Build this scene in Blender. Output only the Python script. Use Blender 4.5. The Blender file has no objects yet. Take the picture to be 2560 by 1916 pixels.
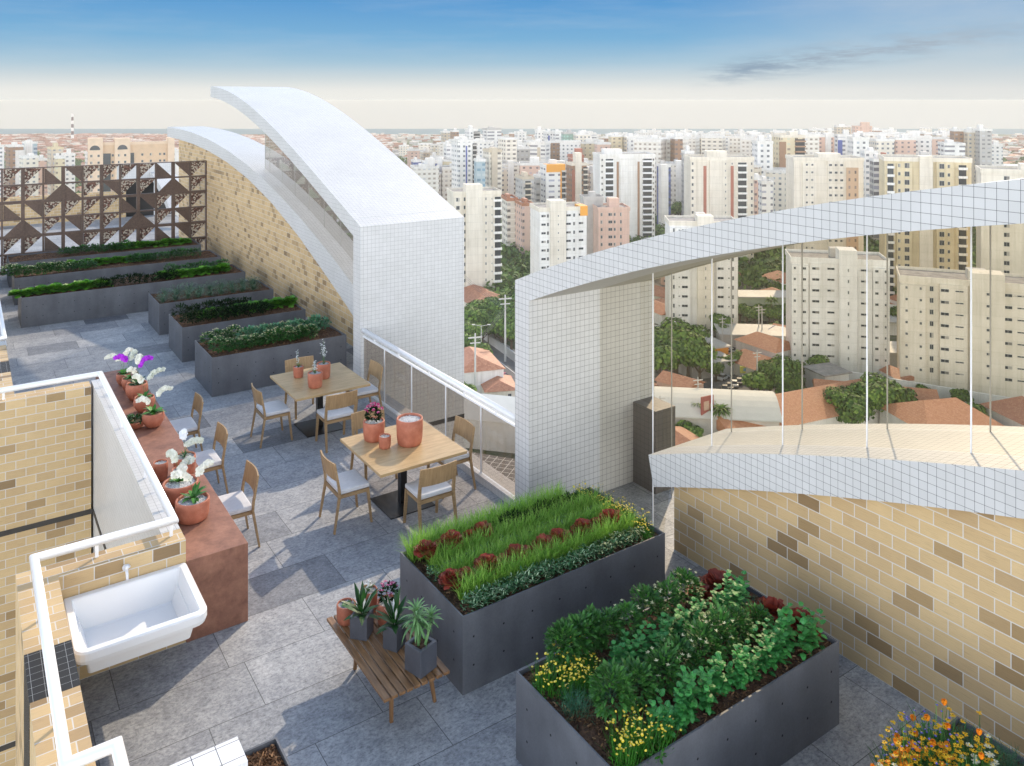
import bpy, math, random
from math import sin, cos, pi, sqrt, atan2, radians
from mathutils import Vector
random.seed(7)
R = random.random
def U(a, b): return a + (b - a) * random.random()
scene = bpy.context.scene
C = scene.collection
# ------------------------------------------------------------ camera and picture geometry
F, HZ, H = 2025.0, 251.0, 5.0
TH = atan2(1372.0, 2025.0); S_, C_ = sin(TH), cos(TH)
G = -70.0                                   # street level
def ray(px):
    a = (px - 1280.0) / F
    return S_ + a * C_, C_ - a * S_
def at(px, d):
    """ground position seen in photo column px at depth d metres"""
    x, y = ray(px); return x * d, y * d
def gp(px, py, z=G):
    d = F * (H - z) / (py - HZ); x, y = at(px, d); return x, y, d
def zat(py, d): return H - (py - HZ) * d / F

# ------------------------------------------------------------ materials
MATS = {}
def newmat(name):
    m = bpy.data.materials.new(name); m.use_nodes = True
    nt = m.node_tree; nt.nodes.clear()
    o = nt.nodes.new('ShaderNodeOutputMaterial'); b = nt.nodes.new('ShaderNodeBsdfPrincipled')
    nt.links.new(b.outputs[0], o.inputs[0]); MATS[name] = m
    return m, nt, b, o
def N(nt, t, **kw):
    n = nt.nodes.new('ShaderNode' + t)
    for k, v in kw.items(): setattr(n, k, v)
    return n
def L(nt, a, b): nt.links.new(a, b)
def rgb(c): return (c[0], c[1], c[2], 1.0)
def ramp(nt, fac, stops, interp='LINEAR'):
    r = N(nt, 'ValToRGB'); r.color_ramp.interpolation = interp
    e = r.color_ramp.elements
    e[0].position, e[0].color = stops[0][0], rgb(stops[0][1])
    e[1].position, e[1].color = stops[-1][0], rgb(stops[-1][1])
    for p, c in stops[1:-1]:
        k = e.new(p); k.color = rgb(c)
    L(nt, fac, r.inputs[0]); return r.outputs[0]
def noise(nt, vec, scale, detail=4, rough=.6):
    n = N(nt, 'TexNoise'); n.inputs['Scale'].default_value = scale
    n.inputs['Detail'].default_value = detail; n.inputs['Roughness'].default_value = rough
    if vec is not None: L(nt, vec, n.inputs['Vector'])
    return n.outputs['Fac']
def mapping(nt, vec, s=(1, 1, 1), r=(0, 0, 0)):
    m = N(nt, 'Mapping'); m.inputs['Scale'].default_value = s; m.inputs['Rotation'].default_value = r
    L(nt, vec, m.inputs['Vector']); return m.outputs[0]
def mixc(nt, fac, a, b, mode='MIX'):
    m = N(nt, 'Mix', data_type='RGBA', blend_type=mode)
    for s, v in ((m.inputs[0], fac), (m.inputs[6], a), (m.inputs[7], b)):
        if isinstance(v, (int, float)): s.default_value = v
        elif isinstance(v, tuple): s.default_value = rgb(v)
        else: L(nt, v, s)
    return m.outputs[2]
def bump(nt, b, h, strength=.3, dist=.01):
    n = N(nt, 'Bump'); n.inputs['Strength'].default_value = strength; n.inputs['Distance'].default_value = dist
    L(nt, h, n.inputs['Height']); L(nt, n.outputs[0], b.inputs['Normal'])
def uvw(nt): return N(nt, 'UVMap').outputs[0]
def objc(nt): return N(nt, 'TexCoord').outputs['Object']

def m_plain(name, c, rough=.6, metal=0, var=.12, scale=8, spec=.5, bmp=0):
    if name in MATS: return MATS[name]
    m, nt, b, o = newmat(name)
    f = noise(nt, objc(nt), scale)
    col = ramp(nt, f, [(.3, tuple(x * (1 - var) for x in c)), (.7, tuple(min(1, x * (1 + var)) for x in c))])
    L(nt, col, b.inputs['Base Color']); b.inputs['Roughness'].default_value = rough
    b.inputs['Metallic'].default_value = metal; b.inputs['Specular IOR Level'].default_value = spec
    if bmp: bump(nt, b, noise(nt, objc(nt), scale * 6), bmp, .004)
    return m
def m_tile(name, size, c, grout, gw, rough=.22):
    m, nt, b, o = newmat(name)
    br = N(nt, 'TexBrick'); br.offset = 0; br.squash = 1
    L(nt, uvw(nt), br.inputs['Vector'])
    for k, v in (('Scale', 1), ('Mortar Size', gw), ('Mortar Smooth', .1), ('Bias', 0), ('Brick Width', size), ('Row Height', size)):
        br.inputs[k].default_value = v
    br.inputs['Color1'].default_value = rgb(tuple(x * .97 for x in c)); br.inputs['Color2'].default_value = rgb(tuple(min(1, x * 1.03) for x in c))
    br.inputs['Mortar'].default_value = rgb(grout)
    d = noise(nt, objc(nt), 1.3, 5)
    dirt = ramp(nt, d, [(.3, (.93, .93, .92)), (.65, (1, 1, 1))])
    L(nt, mixc(nt, 1.0, br.outputs['Color'], dirt, 'MULTIPLY'), b.inputs['Base Color'])
    b.inputs['Roughness'].default_value = rough
    inv = N(nt, 'Math', operation='SUBTRACT'); inv.inputs[0].default_value = 1; L(nt, br.outputs['Fac'], inv.inputs[1])
    bump(nt, b, inv.outputs[0], .25, .002)
    return m
def m_brick(name, w, h, mortar, tones, grout, offs=.5):
    """tones: ramp stops over the per brick random value"""
    m, nt, b, o = newmat(name)
    br = N(nt, 'TexBrick'); br.offset = offs
    L(nt, uvw(nt), br.inputs['Vector'])
    for k, v in (('Scale', 1), ('Mortar Size', mortar), ('Mortar Smooth', .05), ('Bias', 0), ('Brick Width', w), ('Row Height', h)):
        br.inputs[k].default_value = v
    br.inputs['Color1'].default_value = (0, 0, 0, 1); br.inputs['Color2'].default_value = (1, 1, 1, 1)
    br.inputs['Mortar'].default_value = (.5, .5, .5, 1)
    t = ramp(nt, br.outputs['Color'], tones)
    uv = uvw(nt)
    gr = noise(nt, mapping(nt, uv, (3, 60, 1)), 2.2, 6, .75)
    g2 = ramp(nt, gr, [(.3, (.74, .71, .68)), (.46, (.96, .96, .96)), (.8, (1.05, 1.03, 1.0))])
    cl = ramp(nt, noise(nt, uv, 1.6, 3), [(.3, (.9, .88, .86)), (.7, (1, 1, 1))])
    t = mixc(nt, 1.0, mixc(nt, 1.0, t, g2, 'MULTIPLY'), cl, 'MULTIPLY')
    L(nt, mixc(nt, br.outputs['Fac'], t, grout), b.inputs['Base Color'])
    b.inputs['Roughness'].default_value = .6
    a = N(nt, 'Math', operation='MULTIPLY_ADD'); L(nt, br.outputs['Fac'], a.inputs[0]); a.inputs[1].default_value = -.6; L(nt, gr, a.inputs[2])
    bump(nt, b, a.outputs[0], .35, .004)
    return m
BEIGE = [(0, (.61, .445, .235)), (.2, (.65, .48, .26)), (.4, (.56, .40, .21)), (.6, (.62, .455, .24)), (.75, (.55, .395, .21)), (.85, (.48, .34, .18)), (.92, (.38, .26, .125)), (1, (.27, .18, .09))]
M_BRICK = m_brick('beige_ceramic_brick', .236, .118, .0042, BEIGE, (.60, .58, .54))
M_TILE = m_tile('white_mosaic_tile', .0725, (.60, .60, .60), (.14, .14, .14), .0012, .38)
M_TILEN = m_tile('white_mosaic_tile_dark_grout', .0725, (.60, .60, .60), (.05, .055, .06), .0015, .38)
M_TILED = m_tile('shade_toned_mosaic_tile', .0725, (.15, .135, .125), (.05, .05, .05), .0015, .5)  # mosaic tile darkened: shade on the outer parapet is put into its colour
M_TILE2 = m_tile('white_large_tile', .145, (.82, .82, .82), (.03, .03, .04), .0022)
M_BLACKTILE = m_tile('black_tile', .078, (.012, .012, .013), (.35, .36, .37), .0012, .65)

def m_floor():
    m, nt, b, o = newmat('grey_stone_slabs')
    uv = uvw(nt); br = N(nt, 'TexBrick'); br.offset = .37; br.offset_frequency = 2; br.squash = .72; br.squash_frequency = 3
    mv = N(nt, 'Mapping'); mv.inputs['Location'].default_value = (.37, .105, 0); L(nt, uv, mv.inputs['Vector'])
    L(nt, mv.outputs[0], br.inputs['Vector'])
    for k, v in (('Scale', 1), ('Mortar Size', .0035), ('Mortar Smooth', .2), ('Bias', 0), ('Brick Width', 1.22), ('Row Height', .6175)):
        br.inputs[k].default_value = v
    br.inputs['Color1'].default_value = (0, 0, 0, 1); br.inputs['Color2'].default_value = (1, 1, 1, 1)
    t = ramp(nt, br.outputs['Color'], [(0, (.16, .17, .19)), (.12, (.29, .305, .33)), (.5, (.39, .405, .425)), (.8, (.33, .345, .365)), (1, (.46, .47, .48))])
    big = mixc(nt, 1.0, ramp(nt, noise(nt, uv, 1.3, 6, .7), [(.3, (.76, .77, .80)), (.7, (1.24, 1.22, 1.19))]), ramp(nt, noise(nt, uv, 7, 6, .75), [(.32, (.72, .73, .75)), (.6, (1.12, 1.12, 1.11))]), 'MULTIPLY')
    fine = ramp(nt, noise(nt, mapping(nt, uv, (1, 1.35, 1)), 26, 6, .82), [(.33, (.36, .36, .38)), (.45, (.80, .80, .81)), (.64, (1.25, 1.25, 1.24))])
    t = mixc(nt, 1.0, mixc(nt, 1.0, t, big, 'MULTIPLY'), fine, 'MULTIPLY')
    L(nt, mixc(nt, br.outputs['Fac'], t, (.10, .105, .11)), b.inputs['Base Color'])
    b.inputs['Roughness'].default_value = .55; b.inputs['Specular IOR Level'].default_value = .35
    bump(nt, b, fine, .25, .004)
    return m
M_FLOOR = m_floor()
def m_wood(name, c1, c2, sc=(2, 22, 22), rough=.5):
    m, nt, b, o = newmat(name)
    f = noise(nt, mapping(nt, uvw(nt), sc), 2.0, 6, .65)
    f2 = noise(nt, uvw(nt), 3.0, 3)
    c = ramp(nt, f, [(.3, c1), (.5, tuple((a + b_) / 2 for a, b_ in zip(c1, c2))), (.7, c2)])
    c = mixc(nt, 1.0, c, ramp(nt, f2, [(.3, (.85, .84, .82)), (.7, (1.05, 1.04, 1.03))]), 'MULTIPLY')
    L(nt, c, b.inputs['Base Color']); b.inputs['Roughness'].default_value = rough
    bump(nt, b, f, .15, .002)
    return m
M_OAK = m_wood('light_oak_wood', (.30, .19, .092), (.47, .32, .165))
M_OAKTOP = m_wood('oak_table_top', (.40, .27, .13), (.58, .42, .225), (1.4, 12, 12), .38)
M_TEAK = m_wood('dark_teak_wood', (.11, .052, .02), (.34, .185, .08), (14, 1.2, 14), .42)
def m_rust(name, stops, sc=9):
    m, nt, b, o = newmat(name)
    v = objc(nt); f = noise(nt, v, sc, 8, .72); g = noise(nt, v, 2.2, 4)
    c = mixc(nt, 1.0, ramp(nt, f, stops), ramp(nt, g, [(.3, (.82, .8, .8)), (.7, (1.1, 1.08, 1.06))]), 'MULTIPLY')
    L(nt, c, b.inputs['Base Color']); b.inputs['Roughness'].default_value = .62; b.inputs['Metallic'].default_value = .05
    bump(nt, b, f, .15, .003)
    return m
M_COPPER = m_rust('rusted_copper_sheet', [(.25, (.15, .065, .042)), (.5, (.28, .13, .085)), (.75, (.40, .20, .13))], 7)
M_CORTEN = m_rust('corten_dark', [(.25, (.07, .046, .036)), (.55, (.125, .085, .066)), (.8, (.17, .12, .09))], 20)
def m_speckle():
    m, nt, b, o = newmat('corten_perforated')
    vo = N(nt, 'TexVoronoi'); vo.inputs['Scale'].default_value = 26; L(nt, objc(nt), vo.inputs['Vector'])
    c = ramp(nt, vo.outputs['Color'], [(.0, (.07, .035, .025)), (.45, (.17, .085, .06)), (.6, (.42, .37, .30)), (1, (.62, .58, .5))], 'CONSTANT')
    L(nt, c, b.inputs['Base Color']); b.inputs['Roughness'].default_value = .7; bump(nt, b, vo.outputs['Distance'], .5, .01)
    return m
M_SPECK = m_speckle()
def m_concrete(name, c):
    m, nt, b, o = newmat(name)
    v = objc(nt); f = noise(nt, v, 3.0, 6, .6); g = noise(nt, v, 60, 3, .6); st = noise(nt, mapping(nt, v, (2.5, 2.5, .3)), 2, 4)
    col = ramp(nt, f, [(.3, tuple(x * .82 for x in c)), (.7, tuple(x * 1.15 for x in c))])
    col = mixc(nt, 1.0, col, ramp(nt, g, [(.3, (.9, .9, .9)), (.6, (1.03, 1.03, 1.03))]), 'MULTIPLY')
    col = mixc(nt, 1.0, col, ramp(nt, st, [(.35, (.86, .86, .87)), (.65, (1.04, 1.04, 1.04))]), 'MULTIPLY')
    L(nt, col, b.inputs['Base Color']); b.inputs['Roughness'].default_value = .5
    bump(nt, b, g, .12, .002)
    return m
M_CONC = m_concrete('dark_grey_concrete', (.125, .133, .15))
M_HOLE = m_plain('tie_hole_dark', (.02, .02, .022), .9)
M_POTC = m_concrete('pot_dark_concrete', (.072, .079, .098))
M_TERRA = m_rust('terracotta', [(.2, (.30, .095, .055)), (.5, (.44, .15, .088)), (.8, (.56, .24, .16))], 8)
M_GRAVEL = None
def m_grain(name, stops, scale, rough=.9, bs=.8):
    m, nt, b, o = newmat(name)
    vo = N(nt, 'TexVoronoi'); vo.inputs['Scale'].default_value = scale; L(nt, objc(nt), vo.inputs['Vector'])
    L(nt, ramp(nt, vo.outputs['Color'], stops), b.inputs['Base Color']); b.inputs['Roughness'].default_value = rough
    bump(nt, b, vo.outputs['Distance'], bs, .01)
    return m
M_GRAVEL = m_grain('white_gravel', [(0, (.35, .36, .38)), (.5, (.62, .63, .64)), (1, (.8, .8, .8))], 90)
M_SAND = m_grain('pale_sand', [(0, (.35, .25, .13)), (1, (.58, .45, .28))], 120)
M_SOIL = m_grain('bark_mulch_bed', [(0, (.035, .017, .009)), (.5, (.085, .042, .021)), (1, (.17, .09, .045))], 40)
def m_island(name, stops, rough=.5, trans=0, spec=.4):
    """leaf like material: tone varies per loose piece"""
    m, nt, b, o = newmat(name)
    ge = N(nt, 'NewGeometry')
    c = ramp(nt, ge.outputs['Random Per Island'], stops)
    oi = N(nt, 'ObjectInfo'); 
    c = mixc(nt, 1.0, c, ramp(nt, oi.outputs['Random'], [(0, (.82, .86, .82)), (1, (1.15, 1.12, 1.1))]), 'MULTIPLY')
    L(nt, c, b.inputs['Base Color']); b.inputs['Roughness'].default_value = rough; b.inputs['Specular IOR Level'].default_value = spec
    if trans:
        t = N(nt, 'BsdfTranslucent'); L(nt, c, t.inputs['Color']); mx = N(nt, 'MixShader'); mx.inputs[0].default_value = trans
        L(nt, b.outputs[0], mx.inputs[1]); L(nt, t.outputs[0], mx.inputs[2]); L(nt, mx.outputs[0], o.inputs[0])
    return m
M_CHIP = m_island('bark_chips', [(0, (.05, .022, .011)), (.5, (.13, .062, .028)), (.85, (.25, .13, .06)), (1, (.36, .21, .11))], .8)
M_WHITE = m_plain('white_painted_metal', (.82, .83, .85), .28, 0, .02, 5)
M_CERAM = m_plain('white_ceramic', (.86, .86, .86), .15, 0, .01, 5)
M_CUSH = m_plain('white_cushion_fabric', (.66, .66, .67), .9, 0, .06, 14, .2, .25)
M_BLACK = m_plain('black_painted_steel', (.010, .010, .011), .3, 0, .1, 5)
M_CHROME = m_plain('brushed_steel', (.5, .5, .5), .3, .9, .05)
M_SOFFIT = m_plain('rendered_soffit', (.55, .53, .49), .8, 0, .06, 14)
M_STRIP = m_plain('dark_joint_strip', (.05, .045, .04), .7)
def m_glass(name, tint, refl=.5):
    m, nt, b, o = newmat(name); nt.nodes.remove(b)
    tr = N(nt, 'BsdfTransparent'); tr.inputs[0].default_value = rgb(tint)
    gl = N(nt, 'BsdfGlossy'); gl.inputs['Roughness'].default_value = .02; gl.inputs[0].default_value = (.9, .9, .9, 1)
    fr = N(nt, 'LayerWeight'); fr.inputs['Blend'].default_value = .22
    mu = N(nt, 'Math', operation='MULTIPLY'); L(nt, fr.outputs['Fresnel'], mu.inputs[0]); mu.inputs[1].default_value = refl
    mx = N(nt, 'MixShader'); L(nt, mu.outputs[0], mx.inputs[0]); L(nt, tr.outputs[0], mx.inputs[1]); L(nt, gl.outputs[0], mx.inputs[2])
    L(nt, mx.outputs[0], o.inputs[0]); return m
M_GLASS = m_glass('bronze_tinted_glass', (.87, .84, .77), .5)
M_GLASSF = m_glass('smoked_glass', (.74, .72, .68), .5)
M_GLASSR = m_glass('railing_glass', (.76, .72, .68), .15)
M_POSTG = m_plain('grey_painted_post', (.40, .39, .37), .4, 0, .02, 5)
M_GLASSD = m_plain('dark_window_glass', (.04, .05, .06), .12, 0, .3, .3)

# ------------------------------------------------------------ mesh builder
class MB:
    def __init__(s): s.v = []; s.f = []; s.m = []; s.uv = []; s.cur = 0; s.has = False
    def face(s, idx, uv=None):
        s.f.append(tuple(idx)); s.m.append(s.cur); s.uv.append(uv)
        if uv: s.has = True
    def quad(s, a, b, c, d, uv=None):
        n = len(s.v); s.v += [tuple(a), tuple(b), tuple(c), tuple(d)]; s.face((n, n + 1, n + 2, n + 3), uv)
    def box(s, x0, x1, y0, y1, z0, z1, rot=0, c=None):
        n = len(s.v); pts = [(x, y, z) for z in (z0, z1) for (x, y) in ((x0, y0), (x1, y0), (x1, y1), (x0, y1))]
        if rot:
            cx, cy = c if c else ((x0 + x1) / 2, (y0 + y1) / 2)
            pts = [(cx + (x - cx) * cos(rot) - (y - cy) * sin(rot), cy + (x - cx) * sin(rot) + (y - cy) * cos(rot), z) for x, y, z in pts]
        s.v += pts
        for q in ((3, 2, 1, 0), (4, 5, 6, 7), (0, 1, 5, 4), (1, 2, 6, 5), (2, 3, 7, 6), (3, 0, 4, 7)):
            s.face([n + i for i in q])
        return s
    def tube(s, pts, r, n=10, caps=True, rect=None, up=None):
        """sweep round (or rect=(w,h)) section along pts"""
        P = [Vector(p) for p in pts]; rings = []; prev = None
        for i, p in enumerate(P):
            if i == 0: t = P[1] - P[0]
            elif i == len(P) - 1: t = P[-1] - P[-2]
            else: t = (P[i] - P[i - 1]).normalized() + (P[i + 1] - P[i]).normalized()
            t.normalize()
            if prev is None:
                u = Vector(up) if up else (Vector((0, 0, 1)) if abs(t.z) < .9 else Vector((0, 1, 0)))
            else: u = prev
            a = t.cross(u)
            if a.length < 1e-6: a = t.cross(Vector((1, 0, 0)))
            a.normalize(); bb = a.cross(t).normalized(); prev = bb
            rr = r[i] if isinstance(r, (list, tuple)) else r
            ring = []
            if rect:
                k = rr if rr else 1
                for sx, sy in ((-1, -1), (1, -1), (1, 1), (-1, 1)): ring.append(p + a * sx * rect[0] / 2 * k + bb * sy * rect[1] / 2 * k)
            else:
                sc = 1.0
                if 0 < i < len(P) - 1:
                    t1 = (P[i] - P[i - 1]).normalized(); cc = t1.dot(t); sc = 1 / max(cc, .5)
                d1 = a; d2 = bb
                for k in range(n):
                    an = 2 * pi * k / n; ring.append(p + d1 * cos(an) * rr * (sc if abs(d1.z) < .9 else 1) + d2 * sin(an) * rr)
            rings.append(len(s.v)); s.v += [tuple(q) for q in ring]
        m = 4 if rect else n
        for i in range(len(rings) - 1):
            for k in range(m):
                s.face((rings[i] + k, rings[i] + (k + 1) % m, rings[i + 1] + (k + 1) % m, rings[i + 1] + k))
        if caps:
            s.face([rings[0] + k for k in range(m)][::-1]); s.face([rings[-1] + k for k in range(m)])
        return s
    def lathe(s, prof, cx=0, cy=0, n=24, cap0=False, cap1=False):
        rs = []
        for r, z in prof:
            rs.append(len(s.v)); s.v += [(cx + r * cos(2 * pi * k / n), cy + r * sin(2 * pi * k / n), z) for k in range(n)]
        for i in range(len(rs) - 1):
            for k in range(n): s.face((rs[i] + k, rs[i] + (k + 1) % n, rs[i + 1] + (k + 1) % n, rs[i + 1] + k))
        if cap0: s.face([rs[0] + k for k in range(n)][::-1])
        if cap1: s.face([rs[-1] + k for k in range(n)])
        return s
    def leaf(s, p, az, el, Ln, W, curl=.8, segs=3, prof=(.25, .9, .85, .0), roll=0):
        """ribbon leaf from p; az heading, el starting elevation, curl = drop in elevation over the length"""
        x, y, z = p; side = Vector((-sin(az), cos(az), 0))
        rows = []
        for i in range(segs + 1):
            t = i / segs
            k = t * (len(prof) - 1); a = int(min(k, len(prof) - 2)); w = prof[a] + (prof[a + 1] - prof[a]) * (k - a)
            sd = side.copy()
            if roll: sd = (side * cos(roll) + Vector((cos(az) * sin(el), sin(az) * sin(el), -cos(el))) * sin(roll))
            hw = W * w / 2
            rows.append(((x - sd.x * hw, y - sd.y * hw, z - sd.z * hw), (x + sd.x * hw, y + sd.y * hw, z + sd.z * hw)))
            e = el - curl * (t + .5 / segs); st = Ln / segs
            x += cos(az) * cos(e) * st; y += sin(az) * cos(e) * st; z += sin(e) * st
        n = len(s.v)
        for a, b in rows: s.v += [a, b]
        for i in range(segs): s.face((n + 2 * i, n + 2 * i + 1, n + 2 * i + 3, n + 2 * i + 2))
    def disc(s, c, r, nrm=(0, 0, 1), n=6):
        nv = Vector(nrm).normalized(); a = nv.orthogonal().normalized(); b = nv.cross(a); k0 = len(s.v)
        for k in range(n):
            q = Vector(c) + a * cos(2 * pi * k / n) * r + b * sin(2 * pi * k / n) * r; s.v.append(tuple(q))
        s.face([k0 + k for k in range(n)])
    def build(s, name, mat, parent=None, smooth=False, org=None):
        me = bpy.data.meshes.new(name); o_ = Vector((0, 0, 0))
        if parent is not None:
            q = parent
            while q is not None: o_ += q.location; q = q.parent
        if org is not None: o_ = Vector(org)
        vs = [(x - o_.x, y - o_.y, z - o_.z) for x, y, z in s.v] if o_.length > 0 else s.v
        me.from_pydata(vs, [], s.f)
        for mm in (mat if isinstance(mat, (list, tuple)) else [mat]): me.materials.append(mm)
        if any(s.m): me.polygons.foreach_set('material_index', s.m)
        if len(s.f) < 9000:
            ul = me.uv_layers.new(name='UVMap').data; V = s.v
            for pi_, poly in enumerate(me.polygons):
                u = s.uv[pi_]; nr = poly.normal
                ax = max(range(3), key=lambda i: abs(nr[i]))
                for j, li in enumerate(poly.loop_indices):
                    if u: ul[li].uv = u[j]
                    else:
                        c = V[me.loops[li].vertex_index]
                        ul[li].uv = (c[1], c[2]) if ax == 0 else ((c[0], c[2]) if ax == 1 else (c[0], c[1]))
        if smooth: me.polygons.foreach_set('use_smooth', [True] * len(me.polygons))
        me.update()
        ob = bpy.data.objects.new(name, me); C.objects.link(ob)
        if parent is not None: ob.parent = parent
        elif org is not None: ob.location = org
        return ob
def bevel(ob, w, seg=2):
    md = ob.modifiers.new('bevel', 'BEVEL'); md.width = w; md.segments = seg; md.limit_method = 'ANGLE'; md.angle_limit = radians(40)
    return ob
def tag(o, label=None, cat=None, group=None, kind=None):
    if label: o['label'] = label
    if cat: o['category'] = cat
    if group: o['group'] = group
    if kind: o['kind'] = kind
    return o
def thing(name, label, cat, loc=(0, 0, 0), group=None):
    o = bpy.data.objects.new(name, None); C.objects.link(o); o.location = loc; o.empty_display_size = .1
    return tag(o, label, cat, group)
def struct(ob, kind='structure'): ob['kind'] = kind; return ob
def copy_tree(o, parent=None):
    c = o.copy(); C.objects.link(c)
    if parent is not None: c.parent = parent
    for ch in list(o.children): copy_tree(ch, c)
    return c
USED = set()
def place(proto, loc, rz=0, label=None, group=None, sc=None):
    o = proto if proto.name not in USED else copy_tree(proto)
    if proto.name not in USED: USED.add(proto.name)
    o.location = loc; o.rotation_euler = (0, 0, rz)
    if sc: o.scale = (sc, sc, sc) if isinstance(sc, (int, float)) else sc
    if label: o['label'] = label
    if group: o['group'] = group
    return o
SUN_E, SKY_S, EXPO = .86, .08, 2.12
SKY_K = 2 ** EXPO
# ============================================================ TERRACE STRUCTURE
b = MB()
for x0, x1, y0, y1 in ((.5, 7.65, -3, 7.9), (1.6, 5.62, 7.9, 13.0), (.36, 7.65, 13.0, 39.0)):
    b.box(x0, x1, y0, y1, -.30, 0)
fl = struct(b.build('terrace_floor', M_FLOOR))
M_FACADE0 = m_plain('pale_render', (.62, .58, .50), .8)
b = MB()
for x0, x1, y0, y1 in ((.55, 7.5, -3, 7.8), (1.75, 5.4, 7.8, 13.1), (.45, 7.5, 13.1, 38.8)):
    b.box(x0, x1, y0, y1, G, -.31)
tag(b.build('apartment_tower', M_FACADE0), 'pale rendered tower body carrying the roof terrace', 'building')

def interp(tab, s):
    for (a, za), (b_, zb) in zip(tab, tab[1:]):
        if s <= b_: return za + (zb - za) * (s - a) / (b_ - a)
    return tab[-1][1]
def band(mb, topf, lowf, s0, s1, yf, X0, X1, n=26, s0low=None):
    """curved slab: profile in the YZ plane, extruded from X0 to X1; s is the distance from the end wall"""
    ss = [s0 + (s1 - s0) * i / n for i in range(n + 1)]
    T = [(yf(s), topf(s)) for s in ss]; B = []
    for i, s in enumerate(ss):
        sl = s + ((s0low - s0) * (1 - i / n) ** 6 if s0low is not None else 0)
        B.append((yf(sl), lowf(sl)))
    at_, ab = [0], [0]
    for i in range(n):
        at_.append(at_[-1] + math.dist(T[i], T[i + 1])); ab.append(ab[-1] + math.dist(B[i], B[i + 1]))
    for i in range(n):
        t0, t1, b0, b1 = T[i], T[i + 1], B[i], B[i + 1]
        for X in (X0, X1):
            q = [(X, *b0), (X, *b1), (X, *t1), (X, *t0)]; uv = [b0, b1, t1, t0]
            mb.cur = 0; mb.quad(*q, uv=uv)
        mb.cur = 0
        mb.quad((X0, *t0), (X0, *t1), (X1, *t1), (X1, *t0), uv=[(at_[i], X0), (at_[i + 1], X0), (at_[i + 1], X1), (at_[i], X1)])
        mb.cur = 1
        mb.quad((X0, *b0), (X1, *b0), (X1, *b1), (X0, *b1), uv=[(ab[i], X0), (ab[i], X1), (ab[i + 1], X1), (ab[i + 1], X0)])
    mb.cur = 0
    for k in (0, n):
        mb.quad((X0, *B[k]), (X0, *T[k]), (X1, *T[k]), (X1, *B[k]), uv=[(X0, B[k][1]), (X0, T[k][1]), (X1, T[k][1]), (X1, B[k][1])])
def poly(*c):
    def f(s):
        r = 0
        for k in c: r = r * s + k
        return r
    return f
FUT = poly(-.00137, .00404, .3396, 2.9507); FUL = poly(-.00097, -.00139, .35589, 2.64746)
NUT = poly(-.01913, .39423, 2.91791); NUL = poly(-.02015, .40603, 2.59926)
tFLT = [(1.3, 1.2), (1.6, 1.304), (3, 1.79), (5, 2.386), (7, 2.873), (9, 3.26), (11, 3.555), (13, 3.766), (15, 3.904), (17, 3.977), (19.3, 3.997)]
tFLL = [(1.3, .55), (1.6, .70), (3, 1.22), (5, 1.92), (7, 2.48), (9, 2.90), (11, 3.2), (13, 3.40), (15, 3.53), (17, 3.60), (19.3, 3.636)]
FLT = lambda s: interp(tFLT, s)
FLL = lambda s: interp(tFLL, s)
NLT = poly(-.01534, .43059, .51647); NLL = poly(-.01489, .43044, .15687)
def yF(s): return 13.17 + s
def yN(s): return 7.9 - s
XA, XB, XL, XW, XG, XH = 5.6, 7.65, 6.35, 6.55, 6.70, 7.4
def wing(near, label, yf, y_in, y_out, ut, ul_, lt, ll_, send, slow1, wall1, mull, mull2):
    t = thing('curved_canopy', label, 'canopy', (6.6, (y_in + y_out) / 2, 0))
    # end wall: from far below the deck up to the underside of the curved roof
    m = MB(); a, c = min(y_in, y_out), max(y_in, y_out); zt = ul_(0) - .02
    for z0_, z1_ in ((-14, zt - .6),): m.box(XA, XB, a, c, z0_, z1_)
    ti, to = ut(0) - .003, ut(-abs(y_out - y_in)) - .003; n_ = len(m.v); zl_ = zt - .6
    m.v += [(x, y, z) for x in (XA, XB) for y, z in ((y_in, zl_), (y_out, zl_), (y_out, to), (y_in, ti))]
    for q in ((0, 1, 2, 3), (7, 6, 5, 4), (1, 5, 6, 2), (0, 3, 7, 4), (3, 2, 6, 7)): m.face([n_ + i for i in q])
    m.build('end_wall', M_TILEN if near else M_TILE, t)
    m = MB(); m.box(XA + .3, XB + .004, a - .004, c + .004, -.86, -.78); m.build('joint_strip', M_STRIP, t)
    m = MB(); band(m, ut, ul_, .001, send, yf, XA, XB)
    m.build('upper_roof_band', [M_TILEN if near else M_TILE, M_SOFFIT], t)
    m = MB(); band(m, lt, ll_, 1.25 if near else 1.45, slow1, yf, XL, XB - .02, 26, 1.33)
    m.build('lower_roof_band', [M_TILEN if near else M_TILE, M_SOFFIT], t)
    # parapet on the outer edge
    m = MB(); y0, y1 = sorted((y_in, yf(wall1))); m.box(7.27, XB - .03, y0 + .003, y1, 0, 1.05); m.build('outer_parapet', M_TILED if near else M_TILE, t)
    # glazing
    for X, ml, gm in ((XG, mull, M_GLASS if near else M_GLASSF), (XH, mull2, M_GLASS if near else M_GLASSF)):
        for a_, b_ in zip(ml, ml[1:]):
            g = MB(); n = 5
            for i in range(n):
                s0 = a_ + (b_ - a_) * i / n; s1 = a_ + (b_ - a_) * (i + 1) / n
                def zb(s): return (lt(s) + .002) if s > 1.3 else .01
                g.quad((X, yf(s0), zb(s0)), (X, yf(s1), zb(s1)), (X, yf(s1), ul_(s1)), (X, yf(s0), ul_(s0)))
            g.build('glass_pane', gm, t)
        for s in ml:
            if s < .05: continue
            zb = lt(s) - .02 if s > 1.2 else 0
            p = MB(); p.box(X - .005, X + .005, yf(s) - .0055, yf(s) + .0055, zb, ul_(s) + .04); p.build('glazing_post', M_WHITE if X == XG and near else M_POSTG, t)
    return t
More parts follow.
